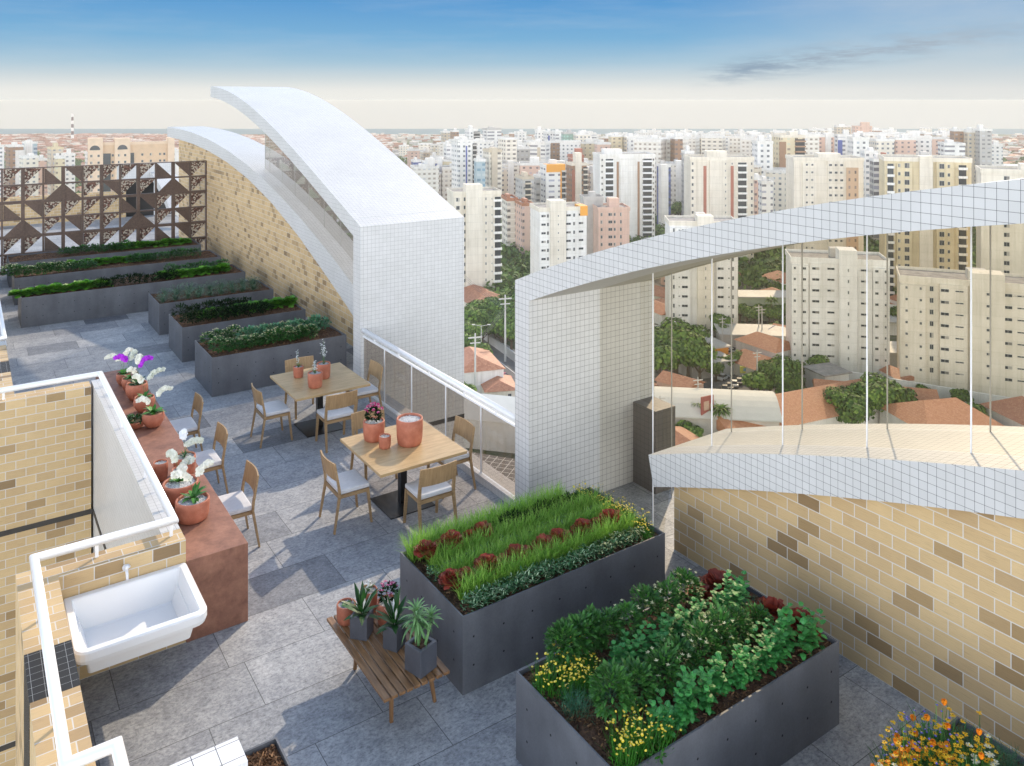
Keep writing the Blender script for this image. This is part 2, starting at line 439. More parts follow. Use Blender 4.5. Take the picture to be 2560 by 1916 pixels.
wing(True, 'white tiled curved canopy on the right, over glass and the nearer beige brick wall', yN, 7.9, 8.2, NUT, NUL, NLT, NLL, 9.5, 9.0, .42,
    [0, .96, 1.864, 2.778, 3.679, 4.584, 5.49, 6.4, 7.3], [0, .57, 1.53, 2.49, 3.45, 4.4, 5.36, 6.3, 7.2])
wing(False, 'white tiled curved canopy on the left, its end wall beside the planters and tables', yF, 13.17, 12.865, FUT, FUL, FLT, FLL, 9.8, 19.3, 19.0,
    [1.5, 2.466, 3.255, 4.221, 5.191, 6.152, 7.118, 8.108, 8.515], [1.5, 2.7, 3.9, 5.1, 6.3, 7.5, 8.6])
# brick side walls under the lower bands
def curved_wall(yf, ll_, s0, s1, label):
    m = MB(); n = 24
    for i in range(n):
        a = s0 + (s1 - s0) * i / n; c = s0 + (s1 - s0) * (i + 1) / n
        for X in (XW, XW + .15):
            q = [(X, yf(a), 0), (X, yf(c), 0), (X, yf(c), ll_(c) + .05), (X, yf(a), ll_(a) + .05)]
            m.quad(*q, uv=[(p[1], p[2]) for p in q])
    for s in (s0, s1): 
        y = yf(s); m.quad((XW, y, 0), (XW + .15, y, 0), (XW + .15, y, ll_(s) + .05), (XW, y, ll_(s) + .05))
    tag(m.build('brick_wall', M_BRICK, org=(XW, yf(s0), 0)), label, 'wall')
curved_wall(yN, NLL, 1.45, 8.9, 'beige ceramic brick wall on the right behind the nearest grey planters')
curved_wall(yF, FLL, 1.6, 18.3, 'long beige ceramic brick wall running back beside the far planter rows')

# ---- railing between the two end walls
t = thing('glass_railing', 'white handrail railing with glass panes between the two white end walls', 'railing', (5.7, 10.5, 0))
m = MB(); m.box(5.585, 5.85, 8.2, 12.865, -.32, .10); m.build('kerb', M_TILE, t)
m = MB(); m.tube([(5.65, 8.2, 1.075), (5.65, 12.86, 1.075)], .04, 16); m.build('handrail', M_WHITE, t, True)
m = MB(); m.box(5.635, 5.665, 8.2, 12.86, .965, .99); m.build('lower_rail', M_WHITE, t)
PY = [8.22, 9.06, 10.0, 11.05, 12.01, 12.84]
for y in PY[1:-1]:
    m = MB(); m.box(5.64, 5.66, y - .012, y + .012, .10, .965); m.build('glazing_post', M_WHITE, t)
for a, c in zip(PY, PY[1:]):
    m = MB(); m.box(5.646, 5.654, a + .014, c - .014, .11, .964); m.build('glass_pane', M_GLASSR, t)
for y in (8.7, 9.5, 10.5, 11.5, 12.4):
    m = MB(); m.box(5.64, 5.66, y - .01, y + .01, .99, 1.04); m.build('rail_bracket', M_WHITE, t)

# ---- light well walls and parapets on the left
ZP = .95
t = thing('brick_parapet', 'beige brick parapet behind the white sink, joining the copper counter', 'parapet', (1, 8, 0))
m = MB(); m.box(.67, 1.70, 7.87, 8.10, -14, ZP); m.build('wall', M_BRICK, t)
t = thing('brick_parapet', 'beige brick parapet running toward the viewer left of the sink, with a black tiled patch', 'parapet', (.5, 7, 0))
m = MB(); m.box(.37, .67, 6.89, 8.10, -14, ZP); m.box(.37, .67, 5.10, 6.32, -14, ZP); m.build('wall', M_BRICK, t)
m = MB(); m.box(.366, .672, 6.32, 6.89, -14, ZP + .001); m.build('black_tile_patch', M_BLACKTILE, t)
t = thing('brick_parapet', 'tall beige brick wall of the light well with a dark joint strip', 'parapet', (0, 13, 0))
m = MB(); m.box(-6, 1.50, 12.84, 13.10, -14, ZP); m.build('wall', M_BRICK, t)
for z in (-.82, -3.7, -6.6):
    m = MB(); m.box(-6, 1.53, 12.832, 12.84, z - .035, z + .035); m.build('joint_strip', M_STRIP, t)
t = thing('tiled_parapet', 'white tiled parapet between the light well and the copper counter', 'parapet', (1.6, 10, 0))
m = MB(); m.box(1.53, 1.698, 8.103, 13.10, -14, ZP + .001); m.build('wall', M_TILE, t)
for z in (-.82, -3.7):
    m = MB(); m.box(1.522, 1.53, 8.1, 12.83, z - .035, z + .035); m.build('joint_strip', M_STRIP, t)
t = thing('brick_parapet', 'beige brick parapet at the left edge of the photo with a small black patch', 'parapet', (.5, 14, 0))
m = MB(); m.box(.36, .585, 13.103, 14.2, -3, ZP); m.box(.36, .585, 14.8, 15.8, -3, ZP); m.build('wall', M_BRICK, t)
m = MB(); m.box(.357, .587, 14.2, 14.8, -3, ZP + .001); m.build('black_tile_patch', M_BLACKTILE, t)
m = MB(); m.box(.16, .34, 13.103, 15.8, -3, .80); m.build('inner_face', M_TILE, t)
t = thing('tiled_parapet', 'white tiled parapet at the left edge beside the farthest planters', 'parapet', (.4, 20, 0))
m = MB(); m.box(.2, .60, 15.803, 27, -3, .93); m.build('wall', M_TILE, t)
t = thing('tiled_parapet', 'low white wall of large black-jointed tiles at the bottom edge', 'parapet', (1.2, 5.1, 0))
m = MB(); m.box(.82, 1.445, 5.02, 5.25, 0, ZP); m.box(.62, .815, 3.0, 5.25, 0, ZP - .05); m.build('wall', M_TILE2, t)
def handrail(pts, posts, label, r=.037):
    t = thing('handrail', label, 'handrail', pts[0])
    m = MB()
    m.tube(pts, r, 16); m.build('rail_tube', M_WHITE, t, True)
    for x, y in posts:
        p = MB(); p.box(x - .014, x + .014, y - .009, y + .009, ZP - .01, 1.08); p.build('rail_post', M_WHITE, t)
handrail([(-3, 12.86, 1.1), (1.62, 12.86, 1.1), (1.62, 7.99, 1.1), (.50, 7.99, 1.1), (.50, 5.40, 1.1), (.77, 5.40, 1.1), (.77, 3.0, 1.1)],
    [(.45, 12.93), (-.6, 12.93), (1.62, 11.0), (1.62, 9.4), (1.60, 8.01), (.98, 8.01), (.52, 7.3), (.52, 6.0)], 'thick white tubular handrail bending around the light well and past the sink')
handrail([(-1, 15.65, 1.1), (.56, 15.65, 1.1), (.56, 27, 1.1)], [(.5, 17), (.5, 20)], 'thick white tubular handrail at the left edge beyond the light well')
# ---- copper clad counter
t = thing('copper_counter', 'long rust-brown copper clad counter holding potted orchids', 'counter', (1.98, 11, 0))
m = MB(); m.box(1.703, 2.265, 7.86, 14.05, 0, .75); bevel(m.build('counter_body', M_COPPER, t), .004)
# ---- sink
def sink():
    t = thing('utility_sink', 'large white ceramic sink fixed to the beige brick parapet', 'sink', (1.19, 7.4, .4))
    m = MB(); x0, x1, y0, y1 = .70, 1.70, 6.99, 7.865
    def ring(ix0, ix1, iy0, iy1, z, r, n=5):
        k = len(m.v)
        cs = [(ix1 - r, iy0 + r, -pi / 2), (ix1 - .012, iy1 - .012, 0), (ix0 + .012, iy1 - .012, pi / 2), (ix0 + r, iy0 + r, pi)]
        for q, (cx, cy, a0) in enumerate(cs):
            rr = r if q in (0, 3) else .012
            for i in range(n + 1):
                a = a0 + (pi / 2) * i / n; m.v.append((cx + rr * cos(a), cy + rr * sin(a), z))
        return k, 4 * (n + 1)
    rs = [ring(x0 + .16, x1 - .16, y0 + .34, y1, .47, .05), ring(x0 + .10, x1 - .10, y0 + .13, y1, .62, .06), ring(x0 + .012, x1 - .012, y0 + .01, y1, .65, .10), ring(x0, x1, y0, y1, .68, .11), ring(x0, x1, y0, y1, .735, .11),
          ring(x0 + .012, x1 - .012, y0 + .012, y1 - .004, .747, .105), ring(x0 + .06, x1 - .06, y0 + .065, y1 - .05, .745, .03), ring(x0 + .068, x1 - .068, y0 + .075, y1 - .06, .735, .03),
          ring(x0 + .11, x1 - .12, y0 + .13, y1 - .12, .50, .03), ring(x0 + .13, x1 - .14, y0 + .15, y1 - .14, .49, .02)]
    for (a, n), (c, _) in zip(rs, rs[1:]):
        for k in range(n): m.face((a + k, a + (k + 1) % n, c + (k + 1) % n, c + k))
    a, n = rs[-1]; m.face([a + k for k in range(n)]); a, n = rs[0]; m.face([a + k for k in range(n)][::-1])
    m.build('basin', M_CERAM, t, False)
    m = MB(); m.lathe([(.0005, .4935), (.035, .4935), (.038, .4905)], 1.13, 7.38, 20); m.build('drain', M_CHROME, t, True)
    m = MB(); m.tube([(1.18, 7.55, .44), (1.18, 7.55, .33), (1.18, 7.86, .33)], .02, 10); m.build('waste_pipe', M_WHITE, t, True)
sink()
t = thing('wall_tap', 'small white tap on the brick parapet above the sink', 'tap', (1.19, 7.87, .86))
m = MB(); m.tube([(1.19, 7.869, .86), (1.19, 7.855, .86)], .026, 14); m.tube([(1.19, 7.86, .86), (1.19, 7.80, .865), (1.19, 7.77, .84), (1.19, 7.765, .80)], .011, 10); m.build('spout', M_WHITE, t, True)
m = MB(); m.tube([(1.19, 7.80, .868), (1.19, 7.80, .885), (1.205, 7.79, .905)], [.012, .014, .02], 10); m.build('tap_handle', M_WHITE, t, True)

# ---- corten screen
PAT = [["A", "A", "A", "L", "U", "A", "A", "A", "A", "L", "U", "A"],
       ["A", "A", "A", "R", "L", "A", "U", "A", "A", "R", "L", "A"],
       ["U", "L", "U", "A", "A", "A", "A", "L", "U", "A", "A", "A"],
       ["L", "R", "L", "A", "U", "A", "A", "R", "L", "A", "U", "A"],
       ["A", "A", "A", "L", "U", "A", "A", "A", "A", "L", "U", "A"],
       ["A", "A", "A", "A", "A", "A", "A", "A", "A", "A", "A", "A"]]
t = thing('corten_screen', 'dark brown openwork screen of squares and triangles behind the far planters', 'screen', (3.5, 27.4, 0))
ys = 27.4; XS = [.92 + .5125 * i for i in range(-1, 12)]; ZS = [3.04 - .497 * i for i in range(7)]
m = MB()
for i, x in enumerate(XS):
    w = .045 if i % 2 == 0 else .022
    if i == len(XS) - 1: w = .02; x -= .02
    m.box(x - w, x + w, ys - .07, ys + .07, 0, 3.04)
m.build('upright_bars', M_CORTEN, t)
m = MB()
for j, z in enumerate(ZS):
    w = .04 if j % 2 == 0 and j else .02
    for a, c in zip(XS, XS[1:]): m.box(a + .02, c - .02, ys - .066, ys + .066, z - w, z + w - (.0 if j else .02))
m.build('cross_bars', M_CORTEN, t)
for j in range(6):
    for i in range(12):
        k = PAT[j][i]; x0, x1 = XS[i] + .03, XS[i + 1] - .03; zt, zb = ZS[j] - .025, ZS[j + 1] + .025
        tri = {'A': [(x0, zt), (x1, zt), (x0, zb)], 'U': [(x0, zt), (x1, zt), (x1, zb)], 'L': [(x0, zt), (x0, zb), (x1, zb)], 'R': [(x1, zt), (x0, zb), (x1, zb)]}[k]
        m = MB(); n = len(m.v)
        for y in (ys - .05, ys - .03): m.v += [(x, y, z) for x, z in tri]
        m.face((0, 1, 2)); m.face((5, 4, 3))
        for q in range(3): m.face((q, (q + 1) % 3, 3 + (q + 1) % 3, 3 + q))
        m.build('speckled_panel' if k == 'A' else 'dark_panel', M_SPECK if k == 'A' else M_CORTEN, t)
# ---- what shows beyond the screen
t = thing('brick_parapet', 'beige brick parapet closing the far deck behind the brown screen', 'parapet', (3, 38, 0))
m = MB(); m.box(.4, 5.75, 37.9, 38.15, 0, 1.12); m.build('wall', M_BRICK, t)
t = thing('dark_gate', 'dark glazed doorway seen through the brown screen', 'door', (6.2, 38, 0))
m = MB(); m.box(5.78, 7.6, 38.0, 38.1, 0, 2.1); m.build('door_panel', M_BLACK, t)
for x in (6.3, 6.9): 
    m = MB(); m.box(x - .02, x + .02, 37.97, 37.99, 0, 2.1); m.build('door_frame', M_WHITE, t)
m = MB()
pr = [(37.8, 1.9), (36.5, 1.7), (35, 1.3), (33.8, .7), (34.1, .55), (35.3, 1.05), (36.7, 1.45), (37.8, 1.6)]
for X in (6.7, 7.6):
    k = len(m.v); m.v += [(X, y, z) for y, z in pr]; m.face(range(k, k + 8))
for i in range(8):
    a, c = pr[i], pr[(i + 1) % 8]; m.quad((6.7, *a), (7.6, *a), (7.6, *c), (6.7, *c))
m.box(5.5, 7.62, 37.8, 38.6, 1.55, 2.25)
tag(m.build('curved_canopy', M_TILE, org=(6.6, 37, 0)), 'small white sloping canopy seen through the brown screen', 'canopy')
# ============================================================ FURNITURE
def make_chair():
    t = thing('dining_chair', '', 'chair')
    for s in (-1, 1):
        m = MB(); m.tube([(-.235, s * .235, 0), (-.165, s * .222, .42), (-.172, s * .222, .50), (-.225, s * .222, .80)], [.75, 1.05, 1.0, .75], rect=(.024, .036), up=(0, 1, 0)); m.build('leg', M_OAK, t)
        m = MB(); m.tube([(.235, s * .215, 0), (.19, s * .205, .415)], [.8, 1.1], rect=(.026, .034), up=(0, 1, 0)); m.build('leg', M_OAK, t)
    m = MB()
    for s in (-1, 1): m.box(-.17, .19, s * .205 - .011, s * .205 + .011, .375, .415)
    m.box(.175, .197, -.196, .196, .375, .415); m.box(-.172, -.152, -.208, .208, .375, .415); m.box(-.15, .17, -.193, .193, .405, .418)
    m.build('seat_frame', M_OAK, t)
    m = MB(); m.box(-.165, .215, -.222, .222, .42, .475); bevel(m.build('seat_cushion', M_CUSH, t), .018, 3)
    m = MB(); n = 6
    for i in range(n):
        ya, yb = -.222 + .444 * i / n, -.222 + .444 * (i + 1) / n
        def X(y, z): return -.172 - .055 * (z - .5) / .3 - .03 * (1 - (y / .222) ** 2)
        for z0, z1 in ((.585, .80),):
            f = [(X(ya, z0) + .012, ya, z0), (X(yb, z0) + .012, yb, z0), (X(yb, z1) + .012, yb, z1), (X(ya, z1) + .012, ya, z1)]
            g = [(x - .016, y, z) for x, y, z in f]
            uvf = [(p[2], p[1]) for p in f]
            m.quad(*f, uv=uvf); m.quad(*g[::-1], uv=uvf[::-1]); m.quad(f[3], f[2], g[2], g[3]); m.quad(f[1], f[0], g[0], g[1])
            if i == 0: m.quad(f[0], f[3], g[3], g[0])
            if i == n - 1: m.quad(f[2], f[1], g[1], g[2])
    m.build('backrest', M_OAK, t)
    return t
chair = make_chair()
for (x, y, rz, lab, g) in [
    (3.775, 9.105, 0, 'oak chair with white cushion left of the nearer table, facing it', 1), (4.535, 8.415, pi / 2, 'oak chair at the near side of the nearer table, its back toward the viewer', 1),
    (5.215, 9.12, pi, 'oak chair between the nearer table and the railing', 1), (4.53, 9.955, -pi / 2, 'oak chair on the far side of the nearer table, behind the pink flower pot', 1),
    (3.77, 11.90, 0, 'oak chair left of the farther table, facing it', 2), (4.50, 11.21, pi / 2, 'oak chair at the near side of the farther table, back toward the viewer', 2),
    (5.24, 11.92, pi, 'oak chair right of the farther table beside the end wall', 2), (4.53, 12.64, -pi / 2, 'oak chair on the far side of the farther table, mostly hidden behind it', 2),
    (2.515, 9.335, pi, 'oak chair at the copper counter, nearest to the viewer', 3), (2.53, 10.68, pi, 'middle oak chair of the three along the copper counter', 3), (2.54, 11.97, pi, 'farthest oak chair of the three along the copper counter', 3)]:
    place(chair, (x, y, 0), rz + U(-.02, .02), lab, ['', 'chairs around the nearer table', 'chairs around the farther table', 'chairs along the copper counter'][g])
def make_table():
    t = thing('dining_table', '', 'table')
    m = MB(); m.box(-.575, .575, -.605, .605, .685, .72); bevel(m.build('tabletop', M_OAKTOP, t), .004)
    m = MB(); m.box(-.042, .042, -.042, .042, .012, .68); m.build('pedestal', M_BLACK, t)
    m = MB(); m.box(-.30, .30, -.30, .30, 0, .012); m.build('base_plate', M_BLACK, t)
    return t
tb = make_table()
place(tb, (4.52, 9.10, 0), 0, 'square oak table with black pedestal, the nearer one, carrying a large gravel pot', 'square oak tables')
place(tb, (4.52, 11.93, 0), 0, 'square oak table with black pedestal, the farther one, carrying three white-flowered pots', 'square oak tables')
# bench
def bench():
    t = thing('slatted_bench', 'low dark wooden slatted bench carrying square concrete pots', 'bench', (2.965, 6.28, 0))
    m = MB(); w = .053
    xs = [2.672 + i * .0655 for i in range(10)]
    for i, x in enumerate(xs[:9]):
        m.box(x, x + w, 5.69, 6.88, .375, .40)
    bevel(m.build('slatted_top', M_TEAK, t), .003, 1)
    m = MB()
    for y in (5.96, 6.62): m.box(2.71, 3.23, y - .016, y + .016, .33, .374)
    m.build('cross_rail', M_TEAK, t)
    for x, s in ((2.86, -.2), (3.19, 1)):
        for y, q in ((5.96, -1), (6.62, 1)):
            m = MB(); m.tube([(x, y, .372), (x + s * .055, y + q * .01 - .015 + (.05 if q > 0 else 0), .0)], [1, .72], rect=(.036, .028), up=(0, 1, 0)); m.build('leg', M_TEAK, t)
    return t
bench()

# ============================================================ PLANTERS
def scatter_chips(m, x0, x1, y0, y1, z, n):
    for _ in range(n):
        x, y = U(x0, x1), U(y0, y1); a = U(0, pi); l = U(.012, .04); w = U(.003, .009); e = U(-.35, .35)
        dx, dy, dz = cos(a) * l / 2, sin(a) * l / 2, sin(e) * l / 2; px_, py_ = -sin(a) * w / 2, cos(a) * w / 2; zz = z + U(0, .014)
        r = U(-.006, .006)
        m.quad((x - dx - px_, y - dy - py_, zz - dz + r), (x + dx - px_, y + dy - py_, zz + dz + r), (x + dx + px_, y + dy + py_, zz + dz - r), (x - dx + px_, y - dy + py_, zz - dz - r))
def planter(x0, x1, y0, y1, label, chips, h=.66, group='long grey concrete planters'):
    t = thing('concrete_planter', label, 'planter', ((x0 + x1) / 2, (y0 + y1) / 2, 0), group)
    m = MB(); w = .014
    m.box(x0, x1, y0, y0 + w, 0, h); m.box(x0, x1, y1 - w, y1, 0, h); m.box(x0, x0 + w, y0 + w, y1 - w, 0, h); m.box(x1 - w, x1, y0 + w, y1 - w, 0, h); m.box(x0 + w, x1 - w, y0 + w, y1 - w, .02, .03)
    m.cur = 1; r = .0095
    nx = max(1, round((x1 - x0) / .3))
    for i in range(nx):
        x = x0 + (i + .35) * (x1 - x0) / (nx - .3) 
        if x > x1 - .02: continue
        for z in (.22, .46): m.disc((x, y0 - .0015, z), r, (0, -1, 0), 10)
    ny = max(1, round((y1 - y0) / .3))
    for i in range(ny):
        y = y0 + (i + .5) * (y1 - y0) / ny
        for z in (.22, .46): m.disc((x0 - .0015, y, z), r, (-1, 0, 0), 10)
    m.build('concrete_box', [M_CONC, M_HOLE], t)
    m = MB(); nx, ny = int((x1 - x0) / .08), int((y1 - y0) / .08); k = 0
    hs = [[h - .035 + U(-.012, .012) for _ in range(nx + 1)] for _ in range(ny + 1)]
    for j in range(ny + 1):
        for i in range(nx + 1): m.v.append((x0 + w + (x1 - x0 - 2 * w) * i / nx, y0 + w + (y1 - y0 - 2 * w) * j / ny, hs[j][i]))
    for j in range(ny):
        for i in range(nx): a = j * (nx + 1) + i; m.face((a, a + 1, a + nx + 2, a + nx + 1))
    m.cur = 1; scatter_chips(m, x0 + .03, x1 - .03, y0 + .03, y1 - .03, h - .032, int(chips * (x1 - x0) * (y1 - y0)))
    m.build('mulch_bed', [M_SOIL, M_CHIP], t)
planter(3.472, 5.825, 5.862, 7.04, 'large grey planter of chives and red lettuce beside the slatted bench', 600)
planter(3.478, 5.815, 3.905, 5.08, 'large grey planter of green shrubs and yellow daisies at the lower right', 1500)
planter(3.478, 5.80, 1.80, 2.965, 'grey planter of orange and yellow wildflowers cut by the bottom right corner', 900)
planter(1.50, 1.77, 4.4, 5.475, 'small grey planter with bare bark mulch at the bottom edge', 6000, .66)
planter(3.465, 5.87, 14.12, 15.33, 'grey planter with white-tipped hedges just behind the farther table', 500)
planter(3.455, 5.88, 16.31, 17.52, 'grey planter of bright lettuce with dark hedges, second behind the tables', 400)
planter(3.45, 5.90, 18.47, 19.68, 'grey planter with two rows of grey-green rosemary tufts, third behind the tables', 500)
planter(1.05, 5.91, 20.74, 21.92, 'longest visible grey planter with lettuce at both ends and dark herbs between', 350)
planter(1.03, 5.93, 23.15, 24.40, 'long grey planter with a white-flowered hedge at its left end, second from the screen', 300)
planter(1.01, 5.93, 25.43, 26.66, 'farthest long grey planter, directly in front of the brown screen', 300)

# ---- plant materials
LM = {}
def leafmat(n, dark, light, **k):
    LM[n] = m_island('leaf_' + n, [(0, dark), (.6, tuple((a + b_) / 2 for a, b_ in zip(dark, light))), (1, light)], **k)
leafmat('lettuce', (.025, .13, .008), (.13, .36, .035), trans=.25)
leafmat('hedge', (.010, .055, .010), (.045, .17, .03))
leafmat('dark', (.003, .014, .004), (.010, .034, .009), rough=.8, spec=.1)
leafmat('silver', (.03, .13, .06), (.12, .30, .17))
leafmat('rosemary', (.05, .11, .065), (.13, .24, .15))
leafmat('shrub', (.014, .075, .012), (.07, .23, .035))
leafmat('kale', (.02, .15, .028), (.085, .38, .085))
leafmat('kaleedge', (.06, .24, .08), (.11, .34, .14))
leafmat('dill', (.015, .075, .035), (.05, .17, .09))
leafmat('chive', (.15, .36, .035), (.46, .72, .15), trans=.4)
leafmat('redleaf', (.15, .02, .012), (.36, .055, .032), trans=.15)
leafmat('varieg', (.025, .10, .035), (.09, .22, .09))
leafmat('cream', (.45, .48, .25), (.78, .76, .52))
leafmat('vmark', (.40, .55, .33), (.60, .70, .48))
leafmat('orchid', (.015, .10, .008), (.07, .28, .02))
leafmat('deep', (.004, .035, .006), (.02, .10, .015))
leafmat('palm', (.06, .16, .05), (.18, .34, .13))
M_PWHITE = m_island('white_petals', [(0, (.66, .65, .55)), (1, (.85, .84, .76))], .6, .2)
M_PPURE = m_island('pure_white_petals', [(0, (.78, .80, .84)), (1, (.9, .9, .92))], .6, .2)
M_PMAG = m_island('magenta_petals', [(0, (.42, .02, .62)), (1, (.62, .05, .85))], .6, .2)
M_PPINK = m_island('pink_petals', [(0, (.38, .01, .12)), (.6, (.55, .04, .22)), (1, (.8, .45, .6))], .6, .1)
M_PYEL = m_island('yellow_petals', [(0, (.80, .58, .02)), (1, (.88, .72, .08))], .6, .15)
M_PGOLD = m_island('golden_petals', [(0, (.80, .42, .01)), (1, (.88, .58, .03))], .6, .15)
M_PORA = m_island('orange_petals', [(0, (.75, .20, .01)), (1, (.88, .36, .02))], .6, .15)
M_PBLUE = m_island('blue_petals', [(0, (.05, .06, .5)), (1, (.18, .15, .75))], .6, .1)
M_STEM = m_plain('green_stem', (.07, .16, .04), .6)
M_BROWNST = m_plain('brown_stem', (.08, .055, .03), .8)

def proto(name, cat, fol, folmat, extra=None, fname='foliage'):
    """a plant: one Empty with its foliage and (if any) its flowers as parts"""
    t = thing(name, '', cat)
    fol.build(fname, folmat, t)
    for nm, mb, mt in (extra or []): mb.build(nm, mt, t)
    return t
def clump(rx, ry, rz, n, L0, W0, zc=None, up=.3, seg=2, z0=.02):
    """leaves spread over and inside an ellipsoid, with uneven outline"""
    m = MB(); zc = rz if zc is None else zc; bumps = [(U(0, 2 * pi), U(-.3, 1), U(.08, .28)) for _ in range(6)]
    for _ in range(n):
        a = U(0, 2 * pi); e = math.asin(U(-.55, 1)); k = U(.55, 1.0) ** .6
        for ba, be, bh in bumps:
            k += bh * math.exp(-((sin((a - ba) / 2) * 3) ** 2 + (e - be) ** 2 * 3)) - .03
        p = (rx * k * cos(a) * cos(e), ry * k * sin(a) * cos(e), max(z0, zc + rz * k * sin(e)))
        m.leaf(p, a + U(-.9, .9), e * .6 + up + U(-.5, .5), L0 * U(.7, 1.3), W0 * U(.8, 1.2), U(.2, .9), seg, (.35, 1, .1) if seg == 2 else (.25, .9, .85, .0), roll=U(-.6, .6))
    return m
def dots(mb_src, n, r, zmin, rx, ry, rz, zc, petals=5):
    m = MB()
    for _ in range(n):
        a = U(0, 2 * pi); e = math.asin(U(.3, 1)); p = (rx * cos(a) * cos(e), ry * sin(a) * cos(e), zc + rz * sin(e))
        for k in range(petals):
            m.leaf(p, 2 * pi * k / petals + U(-.2, .2), U(.2, .9), r, r * .7, .6, 1, (.6, .5))
    return m
def P_lettuce(n=26, s=1.0):
    m = MB()
    for i in range(n):
        a = i * 2.4 + U(-.2, .2); k = i / n; e = .25 + 1.0 * (1 - k) ; Lf = s * (.07 + .05 * k)
        z0 = .03 + .03 * (1 - k)
        segs = 3; p0 = (.012 * cos(a), .012 * sin(a), z0 * s)
        for sg in (-1, 1):
            m.leaf((p0[0] - sg * sin(a) * .012, p0[1] + sg * cos(a) * .012, p0[2]), a + sg * .35, e + U(-.15, .2), Lf * U(.9, 1.15), s * .075, U(.1, 1.0), segs, (.3, .8, 1.15, .75), roll=sg * U(.1, .5))
    return m
lettuces = [proto('lettuce_plant', 'lettuce', P_lettuce(), LM['lettuce']) for _ in range(3)]
def row(protos, x0, x1, y, z, n, label, group, sc=(.9, 1.15), jy=.02):
    for i in range(n):
        x = x0 + (x1 - x0) * (i / (n - 1) if n > 1 else .5)
        s = U(*sc); s = (s * U(.93, 1.07), s * U(.93, 1.07), s * U(.88, 1.15))
        place(random.choice(protos), (x + U(-.02, .02), y + U(-jy, jy), z), U(0, 6.28), label, group, s)
HZc = .615
def flowered(fol, n, r, rx, ry, rz, zc): return [('flowers', dots(None, n, r * .62, 0, rx, ry, rz, zc), LM['cream'])]
hedgeW = [proto('hedge_plant', 'hedge plant', clump(.12, .12, .10, 260, .045, .022, .10), LM['hedge'], flowered(0, 26, .018, .125, .125, .11, .11)) for _ in range(2)]
hedgeD = [proto('hedge_plant', 'hedge plant', clump(.12, .12, .09, 170, .045, .022, .09), LM['hedge']) for _ in range(2)]
darkP = [proto('dark_herb', 'herb', clump(.12, .12, .10, 150, .05, .022, .10), LM['dark']) for _ in range(2)]
silver = [proto('silver_shrub', 'shrub', clump(.12, .12, .11, 190, .05, .03, .11), LM['silver']) for _ in range(2)]
def P_rosemary():
    m = MB()
    for _ in range(90): m.leaf((U(-.02, .02), U(-.02, .02), .01), U(0, 6.28), U(.35, 1.4), U(.10, .19), .007, U(.3, .9), 3, (.8, 1, .8, .2))
    for _ in range(150):
        a = U(0, 6.28); r = U(.04, .13); m.leaf((r * cos(a), r * sin(a), U(.03, .15)), a + U(-1, 1), U(-.2, 1), .035, .009, .3, 1, (1, .3))
    return m
rosem = [proto('rosemary_tuft', 'herb', P_rosemary(), LM['rosemary']) for _ in range(2)]
# ---- far planter rows
g1 = 'hedge plants in the planter behind the farther table'
row(hedgeW, 3.62, 5.0, 15.02, HZc, 10, 'white-tipped hedge plant in the back row of the planter behind the farther table', 'white-tipped hedge, back row', (1.05, 1.25))
row(hedgeW, 3.66, 5.3, 14.44, HZc, 12, 'white-tipped hedge plant in the front row of the planter behind the farther table', 'white-tipped hedge, front row', (1.05, 1.25))
row(silver, 4.25, 5.65, 14.76, HZc, 10, 'silvery green shrub between the two white-tipped hedge rows', 'silvery shrubs behind the farther table', (1.1, 1.35))
row(darkP, 3.62, 4.9, 17.15, HZc, 9, 'dark leafy herb in the back row of the second planter behind the tables', 'dark herbs, second planter back row', (1.2, 1.45))
row(darkP, 3.62, 5.15, 16.60, HZc, 11, 'dark leafy herb in the front row of the second planter behind the tables', 'dark herbs, second planter front row', (1.1, 1.3))
row(lettuces, 4.02, 5.78, 16.95, HZc, 13, 'bright green lettuce in the second planter behind the tables', 'lettuces, second planter', (1.25, 1.5))
row(rosem, 3.75, 5.70, 19.35, HZc, 9, 'grey-green rosemary tuft in the back row of its planter', 'rosemary, back row', (1.1, 1.45))
row(rosem, 3.60, 5.55, 18.78, HZc, 9, 'grey-green rosemary tuft in the front row of its planter', 'rosemary, front row', (1.1, 1.45))
row(lettuces, 1.0, 2.75, 21.10, HZc, 13, 'bright lettuce at the left end of the longest planter', 'lettuces at the left end of the longest planter', (1.35, 1.65))
row(darkP, 2.7, 4.2, 21.02, HZc, 10, 'dark herb in the middle of the longest planter', 'dark herbs in the longest planter', (1.1, 1.3))
row(lettuces, 4.05, 5.5, 21.20, HZc, 12, 'bright lettuce at the right end of the longest planter', 'lettuces at the right end of the longest planter', (1.35, 1.65))
row(hedgeD, 4.3, 5.6, 21.65, HZc, 9, 'low green hedge plant behind the lettuces of the longest planter', 'hedge behind the lettuces', (1.2, 1.4))
row(hedgeW, .95, 2.05, 23.40, HZc, 8, 'white-flowered hedge plant at the left end of the planter before the farthest', 'white-flowered hedge far left', (1.3, 1.5))
row(hedgeD, 2.1, 2.75, 23.5, HZc, 5, 'green hedge plant beside the white-flowered ones far left', 'green hedge far left', (1.2, 1.4))
row(lettuces, 2.35, 4.2, 23.95, HZc, 13, 'bright lettuce in the planter before the farthest', 'lettuces, planter before the farthest', (1.35, 1.65))
row(hedgeD, 3.75, 5.35, 23.72, HZc, 11, 'dark green hedge plant in the planter before the farthest', 'hedge, planter before the farthest', (1.25, 1.45))
row(hedgeD, 2.35, 3.95, 25.95, HZc, 11, 'dark green hedge plant in the farthest planter', 'hedge, farthest planter', (1.3, 1.5))
row(lettuces, 3.75, 5.65, 26.05, HZc, 13, 'bright lettuce in the farthest planter before the screen', 'lettuces, farthest planter', (1.35, 1.65))

